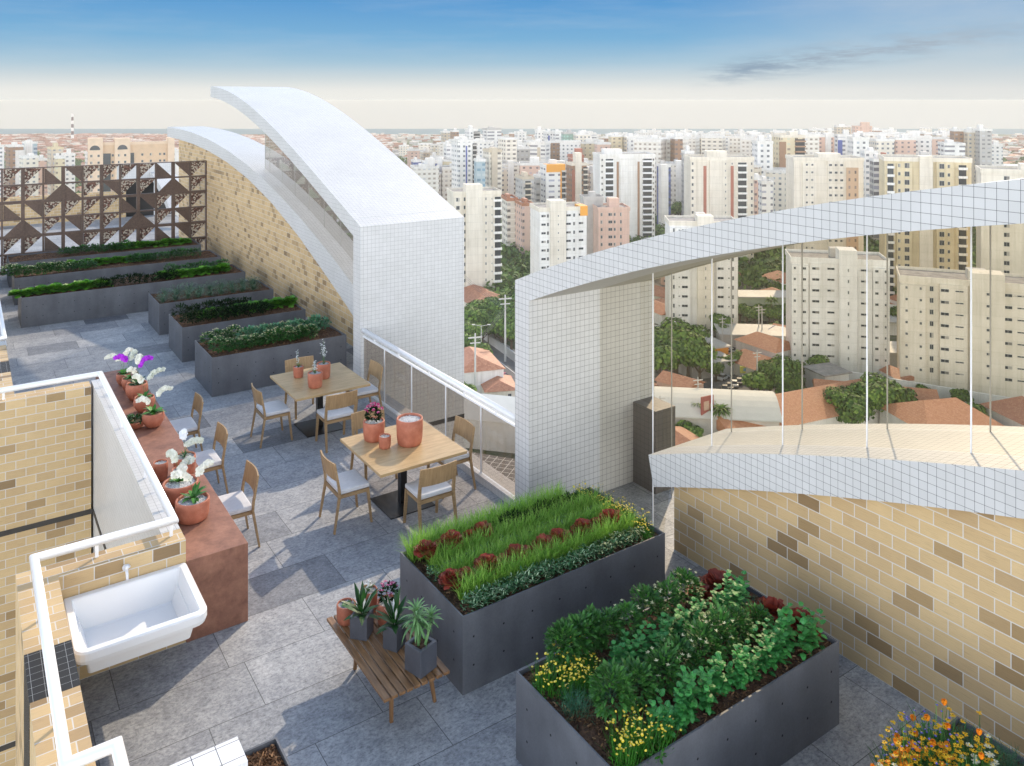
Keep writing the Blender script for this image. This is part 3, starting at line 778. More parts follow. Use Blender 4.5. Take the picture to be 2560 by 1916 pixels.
# ---- shrub planter (lower right)
def bush(n=520):
    return clump(.13, .13, .16, n, .045, .021, .17, .35)
bushes = [proto('leafy_shrub', 'shrub', bush(), LM['shrub']) for _ in range(2)]
bushesF = [proto('leafy_shrub', 'shrub', bush(), LM['shrub'], [('flowers', dots(None, 9, .016, 0, .14, .14, .17, .18), LM['cream'])]) for _ in range(1)]
def P_kale():
    m = MB(); m2 = MB()
    for s in range(9):
        bx, by = U(-.08, .08), U(-.08, .08); h = U(.16, .30)
        for i in range(11):
            k = i / 11; a = i * 2.4 + s; z = .02 + h * k; L0 = .065 * (1.15 - .5 * k) * U(.85, 1.15); e = U(-.1, .5) + k * .8
            c = U(.6, 1.3); W = .042
            m.leaf((bx, by, z), a, e, L0, W, c, 3, (.3, 1, .9, .25))
            if i % 2 == 0: m2.leaf((bx, by, z + .0015), a, e, L0 * 1.02, W * .16, c, 3, (.5, .8, .7, .3)); m2.leaf((bx - sin(a) * W * .47, by + cos(a) * W * .47, z + .001), a - .05, e, L0 * .8, .005, c, 2, (1, 1, .5))
    return m, m2
kales = []
for _ in range(3):
    a, c = P_kale(); kales.append(proto('kale_plant', 'kale', a, LM['kale'], [('leaf_veins', c, LM['kaleedge'])]))
def P_dill():
    m = MB()
    for _ in range(150):
        a = U(0, 6.28); r = U(0, .10); m.leaf((r * cos(a), r * sin(a), U(0, .06)), a + U(-1, 1), U(.5, 1.5), U(.06, .17), .0035, U(.1, .8), 2, (1, 1, .4))
    for _ in range(260):
        a = U(0, 6.28); r = U(.0, .13); m.leaf((r * cos(a), r * sin(a), U(.05, .17)), U(0, 6.28), U(-.3, 1.2), U(.02, .04), .004, .3, 1, (1, .4))
    return m
dills = [proto('feathery_herb', 'herb', P_dill(), LM['dill']) for _ in range(2)]
def P_daisy():
    m, f, c = MB(), MB(), MB()
    for _ in range(70): m.leaf((U(-.07, .07), U(-.07, .07), 0), U(0, 6.28), U(.9, 1.5), U(.06, .17), .0045, U(.1, .6), 2, (1, .9, .2))
    for _ in range(26): m.leaf((U(-.07, .07), U(-.07, .07), U(0, .03)), U(0, 6.28), U(.2, 1), .035, .02, .5, 2, (.3, 1, .2))
    for _ in range(15):
        x, y, h = U(-.09, .09), U(-.09, .09), U(.09, .21); m.leaf((x * .7, y * .7, 0), atan2(y, x), 1.35, h, .003, .1, 2, (1, 1, 1))
        p = (x, y, h * .98); rr = U(.006, .0115); f.disc(p, rr, (U(-.6, .3), U(-.8, .2), 1), 8); c.disc((p[0], p[1], p[2] + .003), rr * .3, (U(-.4, .1), U(-.5, 0), 1), 6)
    return proto('yellow_daisy_clump', 'daisies', m, LM['orchid'], [('petals', f, M_PYEL), ('flower_centre', c, M_PWHITE)])
daisies = [P_daisy() for _ in range(3)]
def P_redlettuce():
    m = P_lettuce(30, 1.0); g = MB()
    for i in range(14):
        g.leaf((0, 0, .02), i * .45, U(.2, .6), .075, .05, .4, 2, (.4, 1, .5))
    return proto('red_lettuce', 'lettuce', m, LM['redleaf'], [('lower_leaves', g, LM['varieg'])])
reds = [P_redlettuce() for _ in range(2)]
Z2 = .615
row(kales, 3.98, 5.62, 4.075, Z2, 11, 'veined green kale plant in the front row of the lower right planter', 'kale, front row', (.85, 1.1), .015)
row(bushes, 3.78, 4.02, 4.33, Z2, 2, 'dark green shrub at the left of the second row in the lower right planter', 'shrubs, second row left', (1.05, 1.2))
row(bushesF, 4.25, 4.9, 4.33, Z2, 4, 'shrub with cream blossoms in the second row of the lower right planter', 'blossoming shrubs, second row', (.95, 1.1))
row(bushes, 5.08, 5.35, 4.33, Z2, 2, 'small plain shrub at the right of the second row in the lower right planter', 'shrubs, second row right', (.9, 1.0))
row(dills, 3.62, 5.45, 4.50, Z2 - .01, 9, 'feathery blue-green herb between shrub rows in the lower right planter', 'feathery herbs', (.85, 1.1), .03)
row(kales, 4.18, 5.55, 4.66, Z2, 9, 'veined green kale plant in the back row of the lower right planter', 'kale, back row', (.9, 1.1), .015)
row(bushes, 3.80, 4.25, 4.93, Z2, 4, 'dark green shrub at the back left of the lower right planter', 'shrubs, back row left', (.95, 1.1))
row(bushesF, 4.45, 5.15, 4.92, Z2, 4, 'shrub with cream blossoms at the back of the lower right planter', 'blossoming shrubs, back row', (.9, 1.05))
for x, y, s, lab in ((5.36, 4.96, 1.0, 'small red lettuce at the back right corner, behind the kale'), (5.56, 4.93, 1.35, 'largest red lettuce at the back right of the lower right planter'), (5.48, 4.44, 1.2, 'small red lettuce right of the feathery herbs'),
        (5.64, 4.42, 1.25, 'large red lettuce at the right edge, middle of the planter'), (5.70, 4.20, 1.25, 'red lettuce at the right edge nearest to the wall and viewer'), (5.40, 4.52, .8, 'tiny red lettuce beside the feathery herbs')):
    place(random.choice(reds), (x, y, Z2), U(0, 6), lab, 'red lettuces in the lower right planter', s)
for (x0, x1, y0, y1, n, lab, g) in ((3.54, 4.0, 4.62, 5.02, 16, 'yellow daisy clump in the back left patch of the lower right planter', 'daisies, back left patch'), (3.58, 3.98, 3.96, 4.16, 9, 'yellow daisy clump at the near corner of the lower right planter', 'daisies, near corner patch')):
    for _ in range(n): place(random.choice(daisies), (U(x0, x1), U(y0, y1), Z2), U(0, 6), lab, g, U(.85, 1.15))

# ---- chive planter
Z1 = .615
def grass_row(y, x0, x1, n, w, label, h=(.15, .27)):
    m = MB()
    for _ in range(n):
        x = U(x0, x1); yy = y + random.gauss(0, w)
        m.leaf((x, yy, Z1), U(0, 6.28), U(1.0, 1.5), U(*h), U(.0045, .008), U(.15, .95), 3, (.9, 1, .7, .05))
    tag(m.build('chive_grass', LM['chive'], org=((x0 + x1) / 2, y, Z1)), label, 'chives', kind='stuff')
grass_row(6.135, 3.60, 5.62, 3600, .018, 'nearest row of bright green chives in the planter beside the bench')
grass_row(6.42, 3.60, 5.60, 3600, .020, 'second row of bright green chives in the planter beside the bench')
grass_row(6.66, 3.60, 5.60, 3400, .020, 'third row of bright green chives in the planter beside the bench')
grass_row(6.93, 3.52, 5.35, 3800, .030, 'back row of bright green chives in the planter beside the bench', (.17, .30))
def P_varieg(n=110, rx=.075, h=.10):
    m, v = MB(), MB()
    for _ in range(n):
        a = U(0, 6.28); r = rx * sqrt(R()); x, y, z = r * cos(a), r * sin(a), U(.01, h); aa = U(0, 6.28); e = U(.1, 1.1); c = U(.3, 1)
        m.leaf((x, y, z), aa, e, .034, .017, c, 2, (.35, 1, .15))
        if R() < .4: v.leaf((x, y, z + .0012), aa, e, .032, .005, c, 2, (.6, 1, .4))
    return proto('variegated_herb', 'herb', m, LM['varieg'], [('pale_midribs', v, LM['vmark'])])
vs = [P_varieg() for _ in range(3)]
row(vs, 3.62, 5.55, 5.975, Z1, 22, 'low variegated herb along the front edge of the chive planter', 'variegated herbs, front edge', (1.0, 1.25), .012)
row(vs, 3.60, 5.45, 6.545, Z1, 18, 'low variegated herb between the middle chive rows', 'variegated herbs, middle row', (.9, 1.15), .012)
row(darkP, 4.55, 5.35, 6.81, Z1, 8, 'dark leafy herb at the back right of the chive planter', 'dark herbs in the chive planter', (.75, .95), .015)
xs = [3.60, 3.74, 3.98, 4.15, 4.30, 4.44, 4.62, 4.80, 4.92, 5.10, 5.28, 5.46]
for i, x in enumerate(xs): place(random.choice(reds), (x, 6.272, Z1 + .075), U(0, 6), 'red lettuce in the front red row of the chive planter', 'red lettuces, front row of the chive planter', [.9, .7, 1.0, .65, .95, .6, .88, .95, .6, .98, .72, .98][i])
for i, x in enumerate([3.62, 3.80, 3.90, 4.10, 4.24]): place(random.choice(reds), (x, 6.79, Z1 + .085), U(0, 6), 'red lettuce in the back red row of the chive planter', 'red lettuces, back row of the chive planter', [.95, .7, 1.0, .65, .92][i])
for _ in range(24): place(random.choice(daisies), (U(5.58, 5.77), U(5.95, 7.0), Z1), U(0, 6), 'yellow daisy clump along the right end of the chive planter', 'daisies, chive planter', U(.75, .95))

# ---- wildflower planter (bottom right corner)
def wild(kind):
    m, f, k = MB(), MB(), MB()
    for _ in range(120): m.leaf((U(-.08, .08), U(-.08, .08), U(0, .12)), U(0, 6.28), U(.4, 1.5), U(.06, .17), .006, U(.1, .8), 2, (1, .9, .2))
    for _ in range(30): m.leaf((U(-.08, .08), U(-.08, .08), U(.02, .15)), U(0, 6.28), U(0, 1), .05, .02, .5, 2, (.3, 1, .2))
    for _ in range(13 if kind != 'poppy' else 4):
        x, y, h = U(-.10, .10), U(-.10, .10), U(.16, .36); m.leaf((x * .7, y * .7, 0), atan2(y, x), 1.45, h, .0035, .1, 2, (1, 1, 1))
        if kind == 'poppy':
            for q in range(5): f.leaf((x, y, h), q * 1.257 + .3, 1.35, .034, .027, U(-.2, .4), 3, (.35, .9, 1.15, .75))
        else:
            rr = .012 if kind == 'gold' else (.006 if kind == 'blue' else .018)
            tx, ty = U(-.9, .2), U(-.9, .2); a0 = U(0, 2)
            for q in range(6): f.leaf((x, y, h), q * 1.047 + a0, U(-.1, .5), rr * 1.3, rr, .3, 1, (.6, .8))
            k.disc((x, y, h + .004), rr * .35, (tx, ty, 1), 6)
    mt = {'gold': M_PGOLD, 'poppy': M_PORA, 'blue': M_PBLUE, 'white': M_PWHITE, 'marigold': M_PORA}[kind]
    nm = {'gold': 'golden_coreopsis', 'poppy': 'orange_poppy', 'blue': 'blue_wildflower', 'white': 'white_daisy', 'marigold': 'orange_marigold'}[kind]
    ex = [('petals', f, mt)] + ([('flower_centre', k, LM['dark'] if kind == 'gold' else M_PYEL)] if kind != 'poppy' else [])
    return proto(nm, 'wildflower', m, LM['shrub'], ex)
W = {k: wild(k) for k in ('gold', 'poppy', 'blue', 'white', 'marigold')}
WL = {'gold': 'golden small-flowered coreopsis in the wildflower planter at bottom right', 'poppy': 'orange cup-shaped poppy plant in the wildflower planter', 'blue': 'tiny blue wildflower plant in the wildflower planter', 'white': 'white daisy-like plant in the wildflower planter', 'marigold': 'orange flat-flowered marigold plant in the wildflower planter'}
for k, n in (('gold', 18), ('poppy', 7), ('blue', 6), ('white', 2), ('marigold', 4)):
    for _ in range(n):
        x, y = U(4.75, 5.38), U(2.5, 2.93); y = max(y, 2.93 - (x - 4.7) * .5); place(W[k], (x, y, Z2), U(0, 6), WL[k], k + ' wildflowers' if k != 'gold' else 'golden wildflowers', U(.75, 1.05) * (1.1 if x > 4.9 else .8))
for i in range(5): place(dills[0], (5.5 + U(0, .2), 2.3 + i * .12, Z2), U(0, 6), 'feathery green herb right of the wildflowers', 'feathery herbs beside the wildflowers', .9)

# ============================================================ POTS
def pot_profile(kind, r, h):
    if kind == 'cyl': return [(.0005, 0), (r * .80, 0), (r * .9, h * .06), (r * .97, h * .3), (r, h * .7), (r, h - .008), (r - .004, h), (r * .88, h), (r * .86, h - .012), (r * .85, h * .78)]
    if kind == 'bowl': return [(.0005, 0), (r * .45, 0), (r * .68, h * .12), (r * .95, h * .45), (r * 1.0, h * .68), (r * .93, h * .93), (r * .9, h), (r * .82, h), (r * .80, h - .015), (r * .82, h * .75)]
    return [(.0005, 0), (r * .5, 0), (r * .75, h * .25), (r * .95, h * .8), (r, h), (r * .9, h), (r * .86, h - .02)]
def pot(kind, r, h, x, y, z, label, fill=M_GRAVEL, group=None):
    t = thing('potted_plant' if 'empty' not in label else 'terracotta_pot', label, 'potted plant' if 'empty' not in label else 'pot', (x, y, z), group)
    m = MB(); m.lathe([(a, z + b_) for a, b_ in pot_profile(kind, r, h)], x, y, 32); m.build('pot', M_TERRA, t, True)
    g = MB(); zl = z + h - .022; rr = r * .845; c0 = len(g.v)
    g.lathe([(.0005, zl + .004), (rr * .5, zl + .002), (rr, zl - .006)], x, y, 24)
    if kind != 'x':
        for _ in range(260):
            a = U(0, 6.28); q = rr * sqrt(R()) * .97; s = U(.004, .009); g.disc((x + q * cos(a), y + q * sin(a), zl + U(0, .008)), s, (U(-.7, .7), U(-.7, .7), 1), 4)
    g.build('gravel', fill, t)
    return t, zl
def orchid(t, x, y, z, sprays, leaves=13, L0=.12, lm='orchid', W0=.045, up=.9):
    m = MB()
    for i in range(leaves):
        a = i * 2.4 + U(-.3, .3); m.leaf((x, y, z), a, U(up - .5, up + .35), L0 * U(.75, 1.2), W0, U(.5, 1.3), 4, (.35, .85, 1, .85, .1), roll=U(-.25, .25))
    m.build('leaves', LM[lm], t)
    for az, reach, h, mt, n in sprays:
        s = MB(); pts = [(x, y, z)]
        for k in range(1, 9):
            u = k / 8; pts.append((x + cos(az) * reach * u ** 1.8, y + sin(az) * reach * u ** 1.8, z + h * sin(u * pi * .60) / sin(pi * .5)))
        s.tube(pts, .0022, 5); s.build('flower_stem', M_STEM, t)
        f = MB(); n = int(n * 1.9)
        for i in range(n):
            u = .48 + .52 * i / max(1, n - 1); k = u * 8; j = min(7, int(k)); w = k - j
            p = [pts[j][q] + (pts[j + 1][q] - pts[j][q]) * w for q in range(3)]; p = [p[0] + U(-.014, .014), p[1] + U(-.014, .014), p[2] + U(-.012, .012)]
            fa = -2.1 + U(-.5, .5)      # blooms turn outward and up
            rr = .033 * U(.85, 1.1); nv = Vector((cos(fa) * .7, sin(fa) * .7, .75)).normalized(); a_ = nv.orthogonal().normalized(); b_ = nv.cross(a_)
            for q in range(5):
                an = q * 2 * pi / 5 + .3; dirv = a_ * cos(an) + b_ * sin(an); pr = a_ * -sin(an) + b_ * cos(an); c0 = Vector(p); w_ = rr * (.62 if q in (0, 2) else .48)
                v = [c0, c0 + dirv * rr * .5 + pr * w_ + nv * .003, c0 + dirv * rr * 1.05 + pr * w_ * .5, c0 + dirv * rr * 1.05 - pr * w_ * .5, c0 + dirv * rr * .5 - pr * w_ + nv * .003]
                k0 = len(f.v); f.v += [tuple(q_) for q_ in v]; f.face(range(k0, k0 + 5))
        f.build('blossoms', mt, t)
ZC = .75; g2 = 'terracotta pots on the copper counter'
t, zl = pot('cyl', .165, .20, 1.93, 8.64, ZC, 'wide terracotta pot with broad leaves and white orchid, nearest on the counter', group=g2); orchid(t, 1.95, 8.68, zl, [(.4, .22, .30, M_PWHITE, 9), (2.6, .20, .26, M_PWHITE, 8)], 18, .15)
t, zl = pot('cyl', .18, .20, 1.91, 9.10, ZC, 'broadest terracotta pot with gravel and white orchids, second on the counter', group=g2); orchid(t, 1.90, 9.14, zl, [(2.2, .14, .30, M_PWHITE, 10), (-1.2, .12, .18, M_PWHITE, 9), (.2, .16, .2, M_PWHITE, 7)], 12, .12)
pot('cyl', .085, .20, 1.97, 9.42, ZC, 'small empty terracotta pot hidden between the orchids', group=g2)
pot('cyl', .078, .20, 1.83, 9.72, ZC, 'small empty terracotta pot of pale gravel next to the white handrail', group=g2)
t, zl = pot('cyl', .12, .20, 2.09, 9.74, ZC, 'terracotta pot with wispy white and lilac flowers beside the middle chair', group=g2); orchid(t, 2.09, 9.74, zl, [(-.6, .20, .20, M_PWHITE, 9), (-.2, .10, .17, M_PWHITE, 8), (1.9, .05, .28, M_PPURE, 6)], 26, .10, 'varieg', .012, 1.1)
t, zl = pot('bowl', .14, .19, 2.05, 11.36, ZC, 'round terracotta pot with broad glossy leaves at the edge of the counter', M_SAND, g2); orchid(t, 2.05, 11.36, zl, [(.1, .22, .30, M_PWHITE, 9), (2.8, .18, .2, M_PWHITE, 8)], 20, .15)
t, zl = pot('low', .13, .10, 1.85, 11.45, ZC, 'low terracotta bowl of dense dark green leaves by the handrail', M_SAND, g2)
m = clump(.10, .10, .05, 130, .05, .032, .03); m.v = [(a + 1.85, b_ + 11.45, c + zl) for a, b_, c in m.v]; m.build('leaves', LM['deep'], t)
t, zl = pot('bowl', .14, .20, 2.05, 11.98, ZC, 'round terracotta pot with a white orchid, behind the low green bowl', M_SAND, g2); orchid(t, 2.05, 11.98, zl, [(2.4, .15, .30, M_PWHITE, 9), (.2, .26, .34, M_PWHITE, 10)], 13, .12)
t, zl = pot('bowl', .15, .24, 2.04, 12.50, ZC, 'tall round terracotta pot with white orchid and dark leaves in the far group', M_SAND, g2); orchid(t, 2.04, 12.5, zl, [(.3, .20, .34, M_PMAG, 12), (2.6, .12, .22, M_PWHITE, 8), (1.2, .18, .36, M_PWHITE, 8)], 18, .15, 'deep')
t, zl = pot('bowl', .12, .20, 2.02, 12.92, ZC, 'terracotta pot with magenta orchids near the far end of the counter', M_SAND, g2); orchid(t, 2.02, 12.92, zl, [(2.7, .20, .34, M_PMAG, 10), (1.0, .16, .36, M_PWHITE, 8)], 10, .12)
t, zl = pot('bowl', .10, .17, 1.98, 13.28, ZC, 'farthest terracotta pot on the counter, with white orchids', M_SAND, g2); orchid(t, 1.98, 13.28, zl, [(2.9, .22, .30, M_PWHITE, 10), (.2, .12, .36, M_PWHITE, 9)], 10, .1)
# pots on the tables
ZT = .72; g3 = 'terracotta pots on the oak tables'
pot('cyl', .165, .32, 4.61, 9.08, ZT, 'large empty terracotta pot filled with white gravel on the nearer table', group=g3)
pot('cyl', .075, .15, 4.30, 9.14, ZT, 'smallest empty terracotta pot, beside the pink flowers on the nearer table', group=g3)
t, zl = pot('cyl', .135, .24, 4.29, 9.44, ZT, 'terracotta pot of round pink flower heads on the nearer table', group=g3)
m = clump(.10, .10, .09, 260, .045, .022, .09); m.v = [(a + 4.29, b_ + 9.44, c + zl) for a, b_, c in m.v]; m.build('leaves', LM['dark'], t)
f = MB()
for i in range(17):
    a = i * 2.4; e = .15 + 1.25 * (i / 17); p = (4.29 + .115 * cos(a) * cos(e), 9.44 + .115 * sin(a) * cos(e), zl + .12 + .11 * sin(e))
    for _ in range(22): 
        u, w = U(0, 6.28), U(-.3, 1.5); q = (p[0] + .019 * cos(u) * cos(w), p[1] + .019 * sin(u) * cos(w), p[2] + .019 * sin(w)); f.disc(q, .008, (cos(u) * cos(w), sin(u) * cos(w), sin(w)), 5)
f.build('blossoms', M_PPINK, t)
def wispy(t, x, y, z, h, n):
    m, f = MB(), MB()
    for _ in range(30): m.leaf((x, y, z), U(0, 6.28), U(.7, 1.4), U(.05, .11), .006, .6, 2, (1, 1, .2))
    for i in range(n):
        a = U(0, 6.28); lean = U(.0, .22); hh = h * U(.6, 1.0); e = (x + cos(a) * lean * hh, y + sin(a) * lean * hh, z + hh)
        m.tube([(x, y, z), ((x + e[0]) / 2, (y + e[1]) / 2, z + hh * .5), e], .0016, 4)
        for k in range(7):
            u = .45 + .55 * k / 6; p = (x + (e[0] - x) * u + U(-.02, .02), y + (e[1] - y) * u + U(-.02, .02), z + hh * u)
            for q in range(4): f.leaf(p, q * 1.57 + U(0, 1), U(-.3, 1), U(.012, .022), .010, .5, 1, (.9, .5))
    m.build('stems', M_STEM, t); f.build('blossoms', M_PPURE, t)
t, zl = pot('cyl', .11, .22, 4.35, 11.66, ZT, 'nearest of the three white-flowered terracotta pots on the farther table', group=g3); wispy(t, 4.35, 11.66, zl, .22, 4)
t, zl = pot('cyl', .078, .17, 4.29, 12.22, ZT, 'smallest white-flowered terracotta pot, at the left of the farther table', group=g3); wispy(t, 4.29, 12.22, zl, .28, 3)
t, zl = pot('cyl', .105, .23, 4.60, 11.97, ZT, 'tallest white-flowered terracotta pot, behind on the farther table', group=g3); wispy(t, 4.60, 11.97, zl, .38, 6)
# square concrete pots on the bench
def sqpot(x, y, s, h, rot, label):
    t = thing('potted_plant', label, 'potted plant', (x, y, .40), 'square concrete pots on the bench')
    m = MB(); w = s * .16; z = .40; hs = s / 2
    def ringpts(k, zz): return [(x + (a * cos(rot) - b_ * sin(rot)) * k, y + (a * sin(rot) + b_ * cos(rot)) * k, zz) for a, b_ in ((-hs, -hs), (hs, -hs), (hs, hs), (-hs, hs))]
    rs = []
    for k, zz in ((1, z), (1, z + h), (.70, z + h), (.70, z + h - .03)): rs.append(len(m.v)); m.v += ringpts(k, zz)
    for a, c in zip(rs, rs[1:]):
        for q in range(4): m.face((a + q, a + (q + 1) % 4, c + (q + 1) % 4, c + q))
    m.face((3, 2, 1, 0)); bevel(m.build('pot', M_POTC, t), .003, 1)
    m = MB(); k0 = len(m.v); m.v += ringpts(.70, z + h - .022); m.face(range(4)); m.build('soil', M_SOIL, t)
    return t, z + h - .022
def spiky(t, x, y, z, n, Lf, W):
    m = MB(); 
    for i in range(n):
        a = i * 2.4 + U(-.3, .3); k = i / n
        m.leaf((x, y, z + .03 * (1 - k)), a, 1.45 - 1.25 * k + U(-.1, .1), Lf * U(.8, 1.1) * (1 - .35 * k), W, .25 + .6 * k, 5, (.35, .8, 1, .85, .5, .02), roll=U(-.2, .2))
    m.build('leaves', LM['deep'], t)
    m = MB()
    for i in range(4): m.leaf((x, y, z), U(0, 6), U(1.1, 1.4), Lf * .75, .018, .1, 4, (.2, .3, .6, 1.3, .1))
    m.build('pale_spathes', M_PPURE, t)
t, zl = sqpot(2.842, 6.50, .155, .19, radians(43), 'square concrete pot with dark broad leaves, left of three on the bench'); spiky(t, 2.842, 6.50, zl, 20, .27, .05)
t, zl = sqpot(3.01, 6.21, .14, .19, radians(30), 'square concrete pot with dark broad leaves, middle one on the bench'); spiky(t, 3.01, 6.21, zl, 19, .27, .05)
t, zl = sqpot(3.068, 5.845, .185, .215, radians(17), 'largest square concrete pot with a long-leaved dracaena on the bench')
m = MB(); lf = MB()
for (dx, dy, hh, lean) in ((-.02, 0, .22, -.02), (.03, -.02, .15, .05), (.0, .03, .12, .02)):
    top = (3.068 + dx + lean, 5.845 + dy, zl + hh); m.tube([(3.068 + dx, 5.845 + dy, zl), top], [.012, .009], 8)
    for i in range(46 if hh > .2 else 26):
        k = i / 46; a = i * 2.4; lf.leaf((top[0], top[1], top[2] + .07 * (1 - k) - .05 * k), a, 1.3 - 1.5 * k + U(-.1, .1), U(.14, .2) * (.7 + .4 * k) * (1 if hh > .2 else .8), .018, 1.1 + .5 * k, 5, (.6, 1, 1, .9, .6, .02), roll=U(-.3, .3))
m.build('trunk', LM['palm'], t); lf.build('leaves', LM['palm'], t)
g4 = 'round terracotta pots behind the concrete pots on the bench'
t, zl = pot('cyl', .085, .16, 2.80, 6.74, .40, 'terracotta pot with pale gravel at the far left of the bench', group=g4); orchid(t, 2.8, 6.74, zl, [], 7, .05, 'deep')
t, zl = pot('cyl', .10, .19, 3.10, 6.52, .40, 'terracotta pot with dark pink flowers behind the concrete pots on the bench', group=g4)
m = clump(.08, .08, .07, 120, .04, .02, .08); m.v = [(a + 3.10, b_ + 6.52, c + zl) for a, b_, c in m.v]; m.build('leaves', LM['dark'], t)
m = dots(None, 16, .018, 0, .09, .09, .10, .09); m.v = [(a + 3.10, b_ + 6.52, c + zl) for a, b_, c in m.v]; m.build('blossoms', M_PPINK, t)
t, zl = pot('cyl', .08, .20, 3.02, 6.76, .40, 'terracotta pot with orange-red flowers at the back of the bench', group=g4); wispy(t, 3.02, 6.76, zl, .09, 2)
# ============================================================ CITY
def facade(c, win=(.10, .11, .12), pu=3.4, pv=3.0, wu=.42, wv=.42, ou=.28, ov=.3, ledge=None):
    key = 'facade_%s' % '_'.join('%g' % v for v in (*c, *win, pu, pv, wu, wv, *(ledge or ())))
    if key in MATS: return MATS[key]
    m, nt, b, o = newmat(key); uv = uvw(nt); sp = N(nt, 'SeparateXYZ'); L(nt, uv, sp.inputs[0])
    def cell(out, p, off, w):
        a = N(nt, 'Math', operation='DIVIDE'); L(nt, out, a.inputs[0]); a.inputs[1].default_value = p
        f = N(nt, 'Math', operation='FRACT'); L(nt, a.outputs[0], f.inputs[0])
        g = N(nt, 'Math', operation='GREATER_THAN'); L(nt, f.outputs[0], g.inputs[0]); g.inputs[1].default_value = off
        l = N(nt, 'Math', operation='LESS_THAN'); L(nt, f.outputs[0], l.inputs[0]); l.inputs[1].default_value = off + w
        q = N(nt, 'Math', operation='MULTIPLY'); L(nt, g.outputs[0], q.inputs[0]); L(nt, l.outputs[0], q.inputs[1]); return q.outputs[0]
    q = N(nt, 'Math', operation='MULTIPLY'); L(nt, cell(sp.outputs[0], pu, ou, wu), q.inputs[0]); L(nt, cell(sp.outputs[1], pv, ov, wv), q.inputs[1])
    ge = N(nt, 'NewGeometry'); sn = N(nt, 'SeparateXYZ'); L(nt, ge.outputs['Normal'], sn.inputs[0])
    up = N(nt, 'Math', operation='LESS_THAN'); L(nt, sn.outputs[2], up.inputs[0]); up.inputs[1].default_value = .5
    q2 = N(nt, 'Math', operation='MULTIPLY'); L(nt, q.outputs[0], q2.inputs[0]); L(nt, up.outputs[0], q2.inputs[1])
    st = ramp(nt, noise(nt, mapping(nt, objc(nt), (.25, .25, .03)), 1.0, 4), [(.3, tuple(x * .86 for x in c)), (.65, c)])
    if ledge:
        st = mixc(nt, cell(sp.outputs[1], pv, 0, .10), st, ledge)
    wn = N(nt, 'TexWhiteNoise'); wn.noise_dimensions = '2D'
    fl_ = N(nt, 'Vector' + 'Math', operation='FLOOR'); dv = N(nt, 'VectorMath', operation='DIVIDE'); L(nt, uv, dv.inputs[0]); dv.inputs[1].default_value = (pu, pv, 1); L(nt, dv.outputs[0], fl_.inputs[0]); L(nt, fl_.outputs[0], wn.inputs['Vector'])
    wc = ramp(nt, wn.outputs['Value'], [(0, tuple(x * 1.3 for x in win)), (.6, tuple(x * 2.2 for x in win)), (1, tuple(min(.6, x * 4.5) for x in win))])
    L(nt, mixc(nt, q2.outputs[0], st, wc), b.inputs['Base Color']); b.inputs['Roughness'].default_value = .6
    return m
CREAM, WHT, BEI, BRN = (.81, .75, .64), (.86, .845, .81), (.62, .54, .42), (.36, .22, .14)
PINK, GRY, RED, YEL = (.74, .52, .42), (.52, .50, .47), (.42, .17, .12), (.72, .62, .42)
def m_render(name, c):
    m, nt, b, o = newmat(name); br = N(nt, 'TexBrick'); br.offset = 0; L(nt, uvw(nt), br.inputs['Vector'])
    for k, v in (('Scale', 1), ('Mortar Size', .045), ('Mortar Smooth', .3), ('Bias', 0), ('Brick Width', 5.5), ('Row Height', 3.0)): br.inputs[k].default_value = v
    br.inputs['Color1'].default_value = rgb(tuple(x * .97 for x in c)); br.inputs['Color2'].default_value = rgb(tuple(min(.9, x * 1.03) for x in c)); br.inputs['Mortar'].default_value = rgb(tuple(x * .80 for x in c))
    st = ramp(nt, noise(nt, mapping(nt, objc(nt), (.9, .9, .05)), 1.0, 6, .7), [(.35, (.86, .85, .83)), (.55, (1, 1, 1))])
    lg = ramp(nt, noise(nt, objc(nt), .12, 4), [(.35, (.90, .89, .87)), (.6, (1, 1, 1))])
    L(nt, mixc(nt, 1.0, mixc(nt, 1.0, br.outputs['Color'], st, 'MULTIPLY'), lg, 'MULTIPLY'), b.inputs['Base Color']); b.inputs['Roughness'].default_value = .8
    return m
M_ROOFG = m_plain('grey_flat_roof', (.33, .31, .29), .9, 0, .3, .5)
M_CWHITE = m_render('city_white_wall', WHT)
M_CCREAM = m_render('city_cream_wall', CREAM)
M_CBEIGE = m_plain('city_beige_wall', BEI, .8, 0, .08, .4)
M_CGREY = m_plain('city_grey_wall', GRY, .8, 0, .1, .4)
M_CPINK = m_render('city_pink_wall', PINK)
M_CBROWN = m_plain('city_brown_wall', BRN, .8, 0, .1, .4)
M_CRED = m_plain('city_red_wall', RED, .8, 0, .1, .4)
M_CYEL = m_render('city_sand_wall', YEL)
M_ORANGE = m_plain('orange_panel', (.80, .36, .05), .6, 0, .05)
M_BLUEP = m_plain('blue_panel', (.08, .12, .38), .5, 0, .1)
M_RTILE = m_brick('red_roof_tiles', .5, .35, .03, [(0, (.42, .17, .09)), (.5, (.50, .22, .12)), (1, (.58, .28, .16))], (.33, .13, .08))
M_WINF = m_plain('window_frame_grey', (.5, .5, .48), .5)
WMESH = {}
M_CURT = m_plain('pale_curtain', (.42, .40, .35), .8, 0, .2, 1); M_BLIND = m_plain('closed_shutter', (.20, .19, .17), .6, 0, .2, 1)
